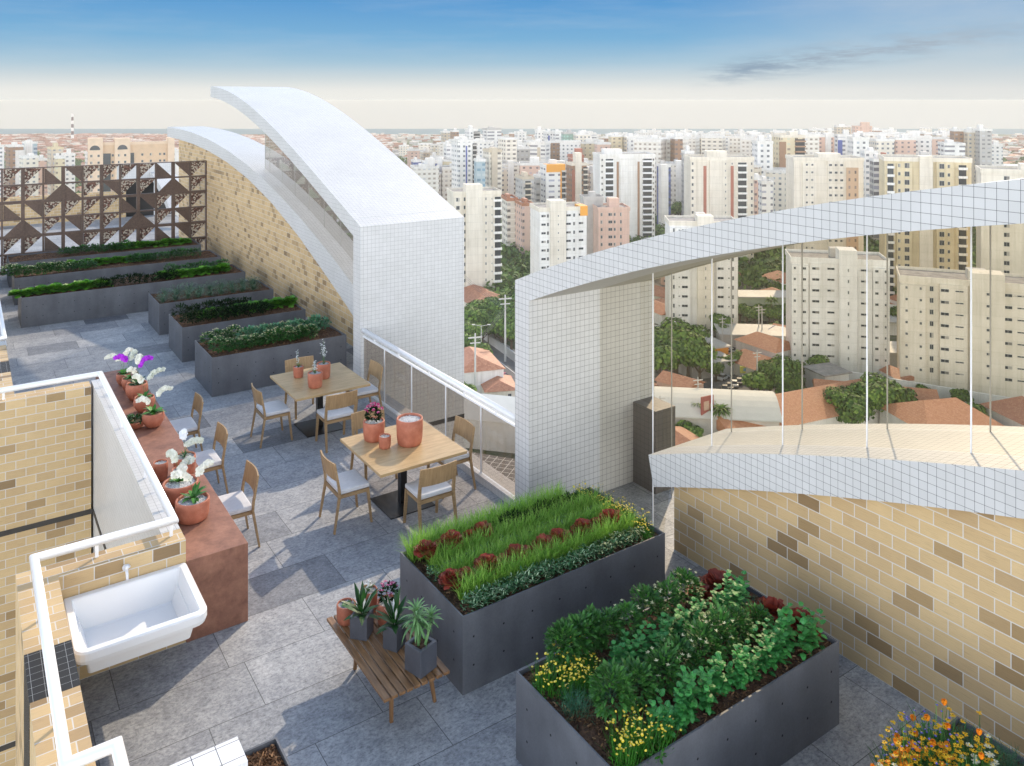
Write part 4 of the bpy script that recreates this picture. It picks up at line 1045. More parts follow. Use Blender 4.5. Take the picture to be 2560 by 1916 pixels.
def win_mesh(w, h):
    v = random.choice((0, 0, 0, 1, 2)); k = (w, h, v)
    if k not in WMESH:
        m = MB(); m.box(-w / 2, w / 2, -.05, .06, -h / 2, h / 2); m.cur = 1
        m.box(-w / 2 + .07, -.03, -.062, -.05, -h / 2 + .07, h / 2 - .07); m.cur = 2; m.box(.03, w / 2 - .07, -.062, -.05, -h / 2 + .07, h / 2 - .07)
        ob = m.build('window', [M_WINF, M_GLASSD, (M_GLASSD, M_CURT, M_BLIND)[v]]); WMESH[k] = ob.data; bpy.data.objects.remove(ob)
    return WMESH[k]
def city_root(px, d, name, label, cat, yaw=0, group=None):
    x, y = at(px, d); t = thing(name, label, cat, (x, y, G), group)
    rx, ry = ray(px); t.rotation_euler = (0, 0, atan2(-ry, -rx) + pi / 2 + yaw); return t
def lobj(name, mb, mat, t):
    """part given in the local coordinates of its (already rotated) root"""
    ob = mb.build(name, mat); ob.parent = t; return ob
def tower(xl, xr, yt, d, mat, label, dep=14, yaw=.25, core=None, cmat=None, wins=None, balc=None, stripes=None, group=None, fl=3.0, crown=None, bays=None):
    w = (xr - xl) / F * d; w = max(5, w - dep * abs(sin(yaw)) * .85) if dep * abs(sin(yaw)) < w * .7 else w * .7
    h = zat(yt, d) - G
    t = city_root((xl + xr) / 2, d, 'apartment_tower', label, 'building', yaw, group)
    m = MB(); m.box(-w / 2, w / 2, 0, dep, 0, h); lobj('walls', m, mat, t)
    for q_, (u0, u1, dd) in enumerate(bays or []):
        m = MB(); m.box(u0 * w, u1 * w, -dd, -.001, 0, h - (1.2, .5, 2.2)[q_ % 3]); lobj('projecting_bay', m, mat, t)
    m = MB(); e = .25
    for a in ((-w / 2 - e, w / 2 + e, -e, 0), (-w / 2 - e, w / 2 + e, dep, dep + e), (-w / 2 - e, -w / 2, 0, dep), (w / 2, w / 2 + e, 0, dep)): m.box(*a, h - .6, h + .9)
    m.cur = 1; m.box(-w / 2, w / 2, 0, dep, h + .01, h + .15)
    lobj('roof', m, [cmat or M_CWHITE, M_ROOFG], t)
    if core:
        m = MB(); cx, cw, ch = core; m.box(cx * w - cw / 2, cx * w + cw / 2, -1.4, 4.5, 0, h + ch); lobj('stair_core', m, cmat or M_CCREAM, t)
        m = MB(); m.box(-cw * .3, cw * .3, 6, 9, h + .15, h + 2.6); lobj('water_tank', m, M_CGREY, t)
    elif not group or R() < .5:
        m = MB(); c0 = U(-.25, .15) * w; m.box(c0 - w * .15, c0 + w * .18, dep * .3, dep * .7, h + .15, h + U(2, 4)); lobj('roof_house', m, cmat or M_CWHITE, t)
    if wins:
        nf = int((h - 2.5) / fl)
        for f in range(nf):
            z = h - 2.0 - f * fl
            for (u, ww, wh) in wins:
                ob = bpy.data.objects.new('window', win_mesh(ww, wh)); C.objects.link(ob); ob.parent = t
                yy = -.045 - next((dd for u0, u1, dd in (bays or []) if u0 <= u <= u1), 0) if not (core and abs(u * w - core[0] * w) < core[1] / 2) else -1.445
                ob.location = (u * w, yy, z)
    if balc:
        for (u, bw, bm) in balc:
            nf = int((h - 3) / fl); m = MB(); m.box(-bw / 2, bw / 2, -1.3, .1, -.15, .02); m.box(-bw / 2, bw / 2, -1.3, -1.2, .02, .75); m.box(-bw / 2, -bw / 2 + .1, -1.2, .1, .02, .75); m.box(bw / 2 - .1, bw / 2, -1.2, .1, .02, .75)
            b0 = lobj('balcony', m, bm, t); b0.location = (u * w, 0, h - 3.0)
            for f in range(1, nf):
                b1 = b0.copy(); C.objects.link(b1); b1.location = (u * w, 0, h - 3.0 - f * fl)
            m = MB(); m.box(u * w - bw / 2 + .2, u * w + bw / 2 - .2, -.06, .05, 2, h - 1.5); lobj('balcony_glazing', m, M_GLASSD, t)
    if stripes:
        for (u, sw, sm) in stripes:
            m = MB(); m.box(u * w - sw / 2, u * w + sw / 2, -.12, .02, 1, h - 3); lobj('facade_stripe', m, sm, t)
    if crown:
        m = MB(); u0, u1, hh, cm = crown; m.box(u0 * w, u1 * w, -.3, dep * .5, h - hh, h + 1.0); lobj('crown_panel', m, cm, t)
    return t
FC = facade(CREAM); FW = facade(WHT); FB = facade(BEI); FW2 = facade(WHT, (.10, .10, .12), 5.2, 3, .62, .34); FC2 = facade(CREAM, (.12, .11, .1), 4.2, 3, .5, .4, ledge=(.9, .86, .78))
FP = facade(PINK, (.13, .10, .1), 4, 3, .35, .4); FBR = facade(BRN, (.08, .07, .07), 3.2, 3, .5, .42); FR = facade(RED, (.10, .08, .08), 3, 3, .5, .4, ledge=(.7, .55, .45))
FBL = facade((.10, .14, .34), (.04, .05, .10), 2.4, 3, .8, .55); FG = facade((.28, .42, .35), (.2, .32, .27), 3, 3, .6, .5); FGR = facade(GRY, (.12, .12, .12), 3.6, 3, .55, .4); FY = facade(YEL, (.16, .13, .1), 4.4, 3, .4, .42)
FWB = facade(WHT, (.14, .14, .15), 9, 3, .86, .45)
W3 = [(-.38, .9, 1.2), (.38, .9, 1.2)]
# -- nearest, seen in the gap between the two end walls
tower(1125, 1262, 484, 300, M_CCREAM, 'cream tower with a tall plain stair core, filling the gap between the two white canopies', 13, .22, (-.08, 6.2, 3.4), M_CCREAM, [(-.42, 1.3, 1.4), (-.26, 1.1, 1.4), (.17, .5, 1.0), (.30, .4, .6)], [(.42, 3.2, M_CWHITE)], bays=[(-.5, -.36, .8), (.1, .36, .9)])
tower(1335, 1480, 524, 285, M_CWHITE, 'weathered cream tower with an orange rooftop panel above the right canopy', 13, .28, (-.12, 5.6, 3.2), M_CCREAM, [(-.42, 1.6, .8), (-.33, .7, 1.2), (-.12, .4, .6), (.10, 1.8, .8), (.22, .7, 1.2), (.38, 1.7, .8)], crown=(.36, .52, 2.4, M_ORANGE), bays=[(-.5, -.27, .8), (.06, .3, .8)])
tower(1488, 1582, 524, 325, M_CPINK, 'salmon pink apartment block right of the weathered cream tower', 13, .22, None, M_CPINK, [(-.40, .8, 1.3), (-.12, 1.6, 1.2), (.02, .8, 1.2), (.22, .7, 1.4)])
tower(1455, 1512, 497, 335, M_CGREY, 'grey weathered block standing behind the salmon pink one', 8, .2, None, M_CGREY)
tower(1490, 1648, 390, 410, M_CWHITE, 'broad bright white tower with stacked glass balconies', 18, .24, None, M_CWHITE, [(-.46, .9, 1.1), (.28, .6, .8), (.47, .8, 1.1)], [(-.33, 4.2, M_WHITE), (.36, 5.0, M_WHITE)], [(-.18, 1.1, M_CBROWN), (.20, 1.1, M_CBROWN)], bays=[(-.14, .12, 1.0)])
tower(1423, 1474, 412, 470, FBR, 'red-brown tower with a pale central strip', 12, .3, (-.1, 3.6, 7), M_CCREAM, None, [(.42, 3.0, M_CCREAM)], [(-.34, 3, M_CRED)])
tower(1424, 1464, 392, 500, FR, 'dark red tower with stepped crown behind the red-brown one', 12, .2, (.1, 4, 5), M_CRED)
tower(1357, 1420, 416, 440, FW2, 'white tower with an orange crown sign and orange edge', 13, .28, None, M_CWHITE, None, [(.44, 2.4, M_CGREY)], [(.30, .8, M_ORANGE)], crown=(-.48, .52, 3.2, M_ORANGE))
tower(1342, 1362, 442, 450, FGR, 'narrow dark grey tower left of the orange-crowned one', 8, .2)
tower(1137, 1197, 353, 500, FW, 'tall white slab with a thin blue stripe and small red emblem', 13, .34, None, M_CWHITE, None, [(.46, 3.0, M_CGREY)], [(-.02, .9, M_BLUEP)])
tower(1188, 1216, 402, 470, facade((.45, .55, .58), (.12, .2, .25), 3, 3, .7, .5), 'slim blue-grey glazed block beside the beige tower', 9, .15)
tower(1215, 1262, 378, 480, FC2, 'beige ribbed tower over the cream tower, left of the low dark block', 13, .28, (-.1, 3.5, 2), M_CBEIGE)
tower(1113, 1138, 364, 560, FWB, 'pale banded tower left of the tall white slab', 11, .2)
tower(1082, 1104, 394, 575, FGR, 'plain greyish slab behind the blue glass block', 9, .3)
tower(1063, 1099, 407, 520, FBL, 'dark blue glass block behind the left canopy edge', 11, .3, (-.18, 5.0, 3), M_CWHITE)
tower(1036, 1052, 404, 540, FBL, 'smaller dark blue block at the canopy edge', 9, .2)
tower(1298, 1343, 446, 430, FGR, 'low grey-beige block with dark balcony openings', 14, .3, None, M_CBEIGE, None, [(-.02, 3.4, M_CBEIGE)])
tower(1262, 1300, 500, 385, FC2, 'low apartment block with terracotta roof edges', 14, .2, None, M_RTILE)
tower(1298, 1340, 512, 372, FP, 'low pinkish apartment block with terracotta roof edges', 14, .25, None, M_RTILE)
tower(1106, 1130, 331, 780, FB, 'beige tower on the skyline just right of the canopy', 14, .2)
tower(1129, 1150, 329, 760, FBR, 'brownish tower on the skyline next to the beige one', 12, .2)
tower(1168, 1200, 325, 700, FW, 'tall white skyline tower with banded right flank', 14, .3, None, M_CWHITE, None, [(.38, 6, M_CGREY)])
tower(1212, 1260, 324, 720, FWB, 'tall white skyline tower with a thin projecting roof slab', 14, .32, None, M_CGREY)
tower(1290, 1320, 332, 780, FW, 'slender white skyline tower standing apart', 12, .25)
tower(1290, 1332, 372, 640, FGR, 'stepped pale grey tower below the slender white one', 12, .2)
tower(1340, 1366, 327, 760, FW, 'white skyline tower left of the blue striped one', 12, .2)
tower(1362, 1386, 331, 740, FW, 'white skyline tower with a blue vertical stripe', 12, .25, None, M_CWHITE, None, None, [(-.1, 1.6, M_BLUEP)])
tower(1385, 1410, 330, 730, FWB, 'white banded tower left of the green netted one', 12, .25)
tower(1407, 1438, 334, 700, FG, 'tower wrapped in green construction netting', 13, .2, None, M_CGREY)
tower(1436, 1480, 337, 690, FC, 'cream skyline tower right of the green netted one', 14, .22)
tower(1490, 1530, 360, 640, FP, 'pale pinkish tower between cream skyline towers', 12, .2)
tower(1525, 1560, 341, 660, FY, 'sand coloured wide skyline tower', 13, .2)
tower(1558, 1600, 342, 655, FB, 'beige ribbed skyline tower joined to the sand coloured one', 13, .25)
tower(1652, 1680, 416, 450, FBL, 'narrow white and blue block right of the bright white tower', 10, .3, (-.25, 4, 1), M_CWHITE)
# -- right cluster
tower(1718, 1892, 398, 350, M_CCREAM, 'broad cream tower with two brick-red vertical stripes', 16, .22, None, M_CCREAM, [(.05, .5, .8), (.16, .5, .8), (-.47, .8, 1.2), (.47, .8, 1.2)], [(.32, 4.0, M_CWHITE)], [(-.27, 1.3, M_CRED), (.16, 1.3, M_CRED)], bays=[(-.5, -.42, .7), (-.20, .08, .8)])
tower(1978, 2165, 400, 322, M_CCREAM, 'broad cream tower with square windows and a tan right flank', 16, .24, None, M_CCREAM, [(-.32, .8, .8), (-.24, .8, .8), (.02, 1.1, .9), (.10, 1.1, .9), (.18, 1.1, .9)], None, [(.34, 4.6, facade((.62, .44, .30), (.1, .08, .07), 2.3, 3, .3, .4))], bays=[(-.38, -.18, .7), (-.02, .22, .8)])
tower(2213, 2424, 401, 288, M_CYEL, 'sand-yellow tower with white balcony columns rising behind the glass', 16, .16, (-.02, 4.2, 1.5), M_CCREAM, [(-.24, 1.6, 1.8), (-.33, .8, 1.2), (.16, 1.6, 1.8), (.24, .8, 1.2)], [(-.43, 2.4, M_CWHITE), (.40, 2.8, M_CWHITE)], bays=[(-.36, -.18, .8), (.1, .3, .8)])
tower(1942, 2022, 342, 470, FY, 'tall sand tower with a brown left flank', 16, .34, None, M_CCREAM, None, [(.30, 6.0, M_CBROWN)], [(-.42, 4.0, M_CBROWN)])
tower(1888, 1938, 357, 455, FW, 'white stepped tower right of the striped cream one', 13, .25)
tower(1888, 1912, 448, 400, FP, 'small pink block between cream towers', 9, .2)
tower(1905, 1932, 458, 385, FW2, 'small white block beside the pink one', 9, .2)
tower(1712, 1735, 382, 460, FGR, 'pale grey slab at the left of the striped cream tower', 10, .2)
tower(1682, 1712, 346, 520, FBR, 'brown-grey slender tower with white edge', 10, .3)
tower(2128, 2178, 347, 485, FW, 'stepped white tower above the tan-flanked one', 14, .25)
tower(2158, 2198, 382, 420, FW, 'tall white windowless slab', 12, .2)
tower(2184, 2212, 402, 400, facade(GRY, (.05, .05, .06), 4, 3, .7, .6), 'slim grey tower with dark balconies', 10, .2)
tower(2205, 2235, 396, 398, FR, 'brick red tower right of the dark balcony tower', 10, .25, None, M_CRED)
tower(2357, 2417, 362, 500, FWB, 'white office block with dark bands and a slanted roof', 18, .22, None, M_CWHITE)
tower(2382, 2412, 327, 600, FBR, 'brown and white striped slender skyline tower', 10, .3)
tower(2415, 2450, 330, 590, FB, 'beige ribbed skyline tower near the right', 12, .3)
tower(2445, 2485, 326, 580, FGR, 'tallest grey striped skyline tower near the right edge', 12, .35, None, M_CWHITE)
tower(2468, 2508, 364, 640, FW, 'pale tower low at the right of the skyline', 12, .2)
tower(2478, 2640, 428, 330, facade(WHT, (.12, .14, .14), 6, 4, .3, .4), 'bright white low block at the right edge above the canopy', 14, .1, None, M_CWHITE)
tower(2092, 2135, 340, 560, FWB, 'white banded mid tower with dark blue panel', 12, .2, None, M_CWHITE, None, None, [(-.35, 3, M_BLUEP)])
tower(2136, 2182, 318, 830, FP, 'pinkish tower, highest on the skyline', 16, .2, (.1, 8, 5), M_CPINK)
tower(2090, 2130, 317, 860, FB, 'beige slab at the very top of the skyline', 14, .2)
# -- seen through the canopy glass
tower(1668, 1850, 560, 258, M_CWHITE, 'white tower with cream centre strip and roof turret, seen through the left glass panes', 12, .16, (.02, 5.0, 2.6), M_CCREAM, [(-.44, .6, 1.3), (-.36, .5, .5), (-.28, 1.9, .8), (.02, .35, 1.0), (.24, 1.9, .8), (.36, .5, .5), (.42, .6, 1.3)], bays=[(-.5, -.2, .9), (.18, .48, .9)])
tower(1976, 2222, 655, 222, M_CWHITE, 'white apartment tower with central stair core, middle of the glass panes', 12, .18, (.08, 4.6, 3.4), M_CWHITE, [(-.47, .6, .7), (-.37, .9, .7), (-.25, 1.9, .7), (-.09, 1.9, .6), (.08, .4, .9), (.25, 1.9, .6), (.37, .9, .7), (.46, .6, .7)], bays=[(-.5, -.33, .9), (-.31, -.17, .5), (.18, .33, .5), (.335, .5, 1.0)])
tower(2262, 2640, 712, 205, M_CCREAM, 'large cream apartment block with a plain stair core, at the right behind the glass', 13, .14, (.04, 7.4, 3.0), M_CCREAM, [(-.46, .6, .7), (-.37, .6, .7), (-.30, .9, 1.3), (-.22, 1.9, .8), (-.13, 1.9, .4), (.04, .7, .7), (.16, 1.9, .8), (.24, 1.9, .4), (.32, .9, 1.3)], bays=[(-.5, -.34, .8), (-.25, -.08, .9), (.13, .27, .9)])
tower(2460, 2660, 432, 256, M_CCREAM, 'tall plain cream tower behind the glass at the right edge', 15, .14, None, M_CCREAM, [(-.20, 1.6, 1.4)])

# -- dense skyline
FWC = facade((.82, .78, .70), (.20, .17, .14), 3.2, 3, .5, .4, ledge=(.86, .83, .77)); FCC = facade((.76, .67, .54), (.18, .14, .11), 4.6, 3, .6, .38)
fm = [FC, FWC, FB, FWC, FC2, FP, FCC, FY, FWC, FW, FWB, FC, FC2, FWC, FC, FWC, FC2, FBR]
def skyline(x0, x1, n, y0, y1, d0, d1, label, group):
    xs_ = sorted(U(x0, x1) for _ in range(n))
    for x in xs_:
        d = U(d0, d1); w = U(12, 22) / d * F; yt = U(y0, y1) + (d1 - d) / (d1 - d0) * 16
        tower(x - w / 2, x + w / 2, yt, d, random.choice(fm), label, U(10, 15), U(-.4, .45), (U(-.2, .2), 4, 2.5) if R() < .3 else None, M_CWHITE, None, None, [(U(-.3, .3), 2.5, random.choice((M_CWHITE, M_CBEIGE, M_CBROWN)))] if R() < .35 else None, group)
skyline(1590, 1960, 78, 324, 342, 520, 1150, 'pale high-rise in the dense skyline above the right canopy, left half', 'skyline towers, left half of the right cluster')
skyline(1960, 2370, 80, 321, 340, 520, 1150, 'pale high-rise in the dense skyline above the right canopy, right half', 'skyline towers, right half of the right cluster')
skyline(1105, 1590, 70, 330, 350, 560, 1150, 'pale high-rise far off above the gap between the canopies', 'skyline towers in the middle')
skyline(1040, 1640, 16, 395, 440, 480, 560, 'mid-distance pale block among the towers above the gap', 'mid-distance blocks')
skyline(1000, 1110, 7, 350, 375, 700, 1100, 'pale block behind the curved edge of the left canopy', 'blocks behind the left canopy')
skyline(1640, 2240, 15, 395, 430, 440, 520, 'mid-distance pale block just above the right canopy', 'mid-distance blocks, right')
skyline(2370, 2500, 10, 332, 350, 600, 1100, 'pale high-rise at the right end of the skyline', 'skyline towers, right end')
# -- left side
def big_beige():
    t = city_root(330, 400, 'hotel_block', 'large tan block with round-arched glass tops, above the brown screen', 'building', .05)
    w = 196 / F * 400; h = zat(352, 400) - G; m = MB(); m.box(-w / 2, w / 2, 0, 14, 0, h - 1.4); lobj('walls', m, m_plain('tan_wall', (.66, .47, .31), .8, 0, .08, .4), t)
    tm = m_plain('tan_trim', (.72, .55, .40), .8, 0, .08, .4)
    m = MB()
    for a, b_, e in ((-.5, -.33, 1.5), (-.20, -.02, 1.2), (.42, .5, 1.0)): m.box(a * w, b_ * w, -1.2, 10, 0, h + e)
    m.box(-w / 2, w / 2, -.4, 0, h - 2, h - .6); lobj('bay_towers', m, tm, t)
    for u in (-.42, -.11):
        m = MB(); c = [(u * w + 2.3 * cos(a * pi / 8), -1.28, h - 4.2 + 2.3 * sin(a * pi / 8)) for a in range(9)]; k = len(m.v); m.v += c; m.face(range(9)); lobj('arched_window', m, M_GLASSD, t)
    for u, ww in ((-.29, 3.6), (.0, 1.8)):
        m = MB(); m.box(u * w - ww / 2, u * w + ww / 2, -.5, .02, 2, h - 6); lobj('glazed_strip', m, M_GLASSD, t)
    for f in range(11):
        z = h - 7 - f * 3.3
        for u, off in ((-.46, -1.25), (-.38, -1.25), (-.22, -.05), (-.15, -1.25), (-.08, -1.25), (.12, -.05), (.22, -.05), (.33, -.05), (.38, -.05)):
            ob = bpy.data.objects.new('window', win_mesh(1.0, 1.2)); C.objects.link(ob); ob.parent = t; ob.location = (u * w, off, z)
big_beige()
tower(22, 60, 366, 600, FBR, 'tower with a rust-coloured left edge and pale banded face, far left', 12, .2, None, M_CWHITE, None, None, [(.25, 6, M_CWHITE)])
tower(64, 96, 358, 620, facade((.5, .56, .6), (.10, .14, .18), 4, 3, .7, .55), 'white and blue-grey tower, highest at the far left', 12, .25, (-.28, 4, 2), M_CWHITE)
tower(-20, 12, 367, 580, FW, 'white tower cut by the left edge of the photo', 12, .2)
tower(57, 98, 394, 520, FC, 'lower cream block in front of the blue-grey tower', 12, .2)
tower(95, 118, 400, 540, FP, 'low pinkish block left of the pair of cream towers', 10, .2)
tower(126, 160, 372, 560, FB, 'grey-beige tower in the middle of the left group', 12, .2, None, M_CYEL)
tower(140, 162, 395, 520, FY, 'sand block in front of the grey-beige tower', 10, .1)
tower(161, 190, 388, 540, FW, 'pale tower left of the tan arched block', 11, .2)
tower(220, 240, 385, 560, FW, 'narrow pale tower touching the tan arched block', 10, .2)
tower(428, 446, 378, 470, FWB, 'grey glazed slab at the right side of the tan arched block', 9, .2)
# striped chimney
t = city_root(181, 1300, 'striped_chimney', 'red and white banded chimney standing on the hill at the left', 'chimney')
m = MB(); z0 = zat(340, 1300) - G; z1 = zat(284, 1300) - G
nb = 7
for i in range(nb):
    a, b_ = z0 - 4 + (z1 - z0 + 4) * i / nb, z0 - 4 + (z1 - z0 + 4) * (i + 1) / nb; m.cur = i % 2; ra = 2.3 - .8 * i / nb; m.lathe([(ra, a), (ra - .1, b_)], 0, 0, 12, cap1=True)
lobj('chimney_shaft', m, [M_CWHITE, m_plain('dark_band', (.14, .10, .10), .8)], t)

# ---- houses
def house_proto(kind, w, l, h, wall):
    t = thing('red_roofed_house', '', 'house'); m = MB(); m.box(-w / 2, w / 2, -l / 2, l / 2, 0, h); m.build('walls', wall, t)
    m = MB(); o = .5; r = w * .22
    a, b_, c, d_ = (-w / 2 - o, -l / 2 - o, h), (w / 2 + o, -l / 2 - o, h), (w / 2 + o, l / 2 + o, h), (-w / 2 - o, l / 2 + o, h)
    if kind == 'gable': e, f = (0, -l / 2 - o, h + r), (0, l / 2 + o, h + r)
    else: e, f = (0, -l / 2 + w * .3, h + r), (0, l / 2 - w * .3, h + r)
    def uvq(*q): return [(p[1], (abs(p[0])) ) for p in q]
    m.quad(a, e, f, d_, uv=uvq(a, e, f, d_)); m.quad(b_, c, f, e, uv=uvq(b_, c, f, e))
    k = len(m.v); m.v += [a, b_, e]; m.face((k, k + 1, k + 2)); k = len(m.v); m.v += [c, d_, f]; m.face((k, k + 1, k + 2)); m.quad(a, d_, c, b_)
    m.build('roof', M_RTILE, t)
    for s in (-1, 1):
        for u in (-.25, .25):
            ob = bpy.data.objects.new('window', win_mesh(1.1, 1.0)); C.objects.link(ob); ob.parent = t; ob.location = (u * w, s * (l / 2) - (.0 if s > 0 else 0), 1.7); ob.rotation_euler = (0, 0, 0 if s < 0 else pi)
    return t
HP = [house_proto('gable', 8, 12, 3.4, M_CWHITE), house_proto('hip', 10, 13, 3.2, M_CCREAM), house_proto('gable', 7, 9, 5.6, M_CPINK), house_proto('hip', 12, 16, 6, M_CWHITE)]
def houses(x0, x1, y0, y1, n, label, group, ks=(0, 1, 2, 3)):
    for _ in range(n):
        x, y, d = gp(U(x0, x1), U(y0, y1)); place(HP[random.choice(ks)], (x, y, G), U(0, 3.14), label, group, U(.8, 1.1))
houses(1000, 1130, 380, 470, 26, 'red-roofed house behind the left canopy edge', 'houses behind the left canopy')
houses(1230, 1480, 440, 600, 34, 'red-roofed house between the towers above the gap', 'houses in the middle distance')
houses(1640, 2220, 430, 560, 44, 'red-roofed house between towers above the right canopy', 'houses among the right towers')
houses(2380, 2600, 355, 420, 44, 'red-roofed house at the far right below the skyline', 'houses at the far right')
houses(0, 450, 400, 520, 55, 'red-roofed house below the left hill, behind the brown screen', 'houses at the left')
houses(440, 1000, 380, 560, 30, 'red-roofed house mostly hidden by the left canopy', 'houses behind the canopy')
for px_, py_, k, s, rz, lab in ((1200, 775, 1, 1.5, .5, 'wide red-tiled house at the foot of the cream tower in the gap'), (1240, 790, 0, 1.1, 1.2, 'small red-tiled house right of the wide one in the gap'), (1183, 960, 3, 1.0, .3, 'brick-red tiled house beside the lamp post in the gap'),
        (1245, 985, 1, .8, .2, 'low red-tiled house by the parked pink car in the gap'), (1920, 905, 3, .9, .55, 'two-storey white house with red roof beside the street, seen through glass'), (1888, 935, 1, 1.1, .55, 'cream house with red roof and a yellow wall sign, seen through glass')):
    x, y, d = gp(px_, py_); place(HP[k], (x, y, G), rz - TH, lab, 'larger red-tiled houses', s)
for (px_, py_, k, s, rz, lab) in [(2085, 880, 0, .9, .3, 'small red-roofed house left of the long white wall, behind the glass'), (1700, 1010, 2, 1.0, .8, 'small pink-walled house beside the dark grove'), (2250, 960, 0, .7, .2, 'small house between the two apartment towers'), (1940, 760, 1, 1.0, .1, 'cream hipped house above the sage green building'),
        (1655, 800, 0, 1.1, .4, 'red-roofed house left of the white turreted tower'), (1700, 1180, 3, .9, .4, 'white hipped house below the market hall'), (1600, 1000, 1, 1.0, .5, 'cream hipped house behind the right pillar'), (1965, 860, 2, .8, .9, 'tall narrow pink house by the upper street'), (2240, 780, 1, .9, .3, 'cream house above the poster wall'),
        (2600, 1120, 3, 1.1, .2, 'white hipped house cut by the right edge of the photo'), (2480, 1140, 0, 1.2, .2, 'long red-roofed house at the right, just above the curved parapet'), (1520, 1120, 0, 1.2, .6, 'red-roofed house right of the white roofed building')]:
    x, y, d = gp(px_, py_); place(HP[k], (x, y, G), rz - TH, lab, 'red-tiled houses around the towers', s)
houses(1640, 2300, 700, 790, 16, 'red-roofed house between the two rows of towers, behind the glass', 'houses between the tower rows')
# favela hill: thousands of tiny houses read as one mass
def mass_boxes(name, label, regs, n, smin, smax, mats, cat):
    m = MB()
    for _ in range(n):
        x0, x1, y0, y1, zf = random.choice(regs); px_, py_ = U(x0, x1), U(y0, y1); x, y, d = gp(px_, py_, G + zf)
        z = G + zf * 1.0; s = U(smin, smax); rz = U(0, 3.14); h = U(2.5, 5.5); m.cur = random.choice((0, 0, 0, 1, 1, 2, 3)) % len(mats)
        m.box(x - s / 2, x + s / 2, y - s * .4, y + s * .4, z - 6, z + h * .7, rz); m.cur = random.choice((0, 0, 2))
        m.box(x - s / 2 - .3, x + s / 2 + .3, y - s * .4 - .3, y + s * .4 + .3, z + h * .7, z + h * .7 + .6, rz)
    tag(m.build(name, mats, org=(0, 0, 0)), label, cat, kind='stuff')
FV = [m_plain('clay_house', (.46, .26, .20), .9, 0, .3, .02), m_plain('pale_house', (.70, .62, .54), .9, 0, .2, .02), m_plain('rust_roof_far', (.40, .19, .13), .9, 0, .3, .02), M_CWHITE]
# ---- terrain
M_GREENG = None
def m_ground():
    m, nt, b, o = newmat('city_ground'); v = objc(nt)
    f = noise(nt, v, .02, 6, .65); g = noise(nt, v, .25, 5, .7)
    c = ramp(nt, f, [(.35, (.045, .085, .025)), (.48, (.07, .11, .035)), (.54, (.26, .235, .20)), (.7, (.33, .30, .26))])
    L(nt, mixc(nt, 1.0, c, ramp(nt, g, [(.3, (.7, .7, .68)), (.7, (1.15, 1.12, 1.1))]), 'MULTIPLY'), b.inputs['Base Color']); b.inputs['Roughness'].default_value = .95; return m
def vx(s, d): return (d * S_ + s * C_, d * C_ - s * S_)     # sideways s, depth d from the camera
def hill(s, d):
    """gentle rise under the distant houses at the left and along the coast"""
    a = s / d if d > 0 else 0
    k = math.exp(-((d - 1430) / 230) ** 2); e = 8 * math.exp(-((a + .52) / .2) ** 2) + 3 * math.exp(-((a + .1) / .15) ** 2)
    return k * e
m = MB(); SN, DN = 70, 90
ds = [-400 + 2180 * (i / DN) ** 1.0 for i in range(DN + 1)]; ss_ = [-2200 + 4400 * i / SN for i in range(SN + 1)]
for d in ds:
    for s in ss_:
        x, y = vx(s, d); m.v.append((x, y, G + (hill(s, d) if d > 900 else 0)))
for j in range(DN):
    for i in range(SN): a = j * (SN + 1) + i; m.face((a, a + 1, a + SN + 2, a + SN + 1))
struct(m.build('ground', m_ground(), smooth=True))
mm, nt, b, o = newmat('sea_water'); b.inputs['Base Color'].default_value = (.16, .24, .27, 1); b.inputs['Roughness'].default_value = .95; b.inputs['Specular IOR Level'].default_value = .05
m = MB(); m.quad((*vx(-3000, 1650), G - .5), (*vx(3000, 1650), G - .5), (*vx(3000, 2139), G - .5), (*vx(-3000, 2139), G - .5)); struct(m.build('sea', mm))
# hill settlement placed on the terrain
m = MB()
for _ in range(5200):
    left = R() < .72
    a = U(-.70, -.15) if left else U(-.25, .72); d = U(980, 1640) if left else U(1000, 1680); s = a * d
    x, y = vx(s, d); z = G + (hill(s, d) if d > 900 else 0); w = U(6, 14); rz = U(0, 3.14); h = U(2.5, 5.5)
    if not left and R() < .35: h += 3
    m.cur = random.choice((0, 0, 0, 1, 1, 2, 3) if left else (0, 1, 1, 2, 3, 3)); m.box(x - w / 2, x + w / 2, y - w * .4, y + w * .4, z - 3, z + h * .75, rz)
    m.cur = random.choice((0, 2, 2, 1) if left else (1, 1, 3, 2)); m.box(x - w / 2 - .3, x + w / 2 + .3, y - w * .4 - .3, y + w * .4 + .3, z + h * .75, z + h * .75 + .7, rz)
tag(m.build('hillside_houses', FV, org=(0, 0, 0)), 'mass of tiny reddish houses covering the distant hill and shore', 'houses', kind='stuff')
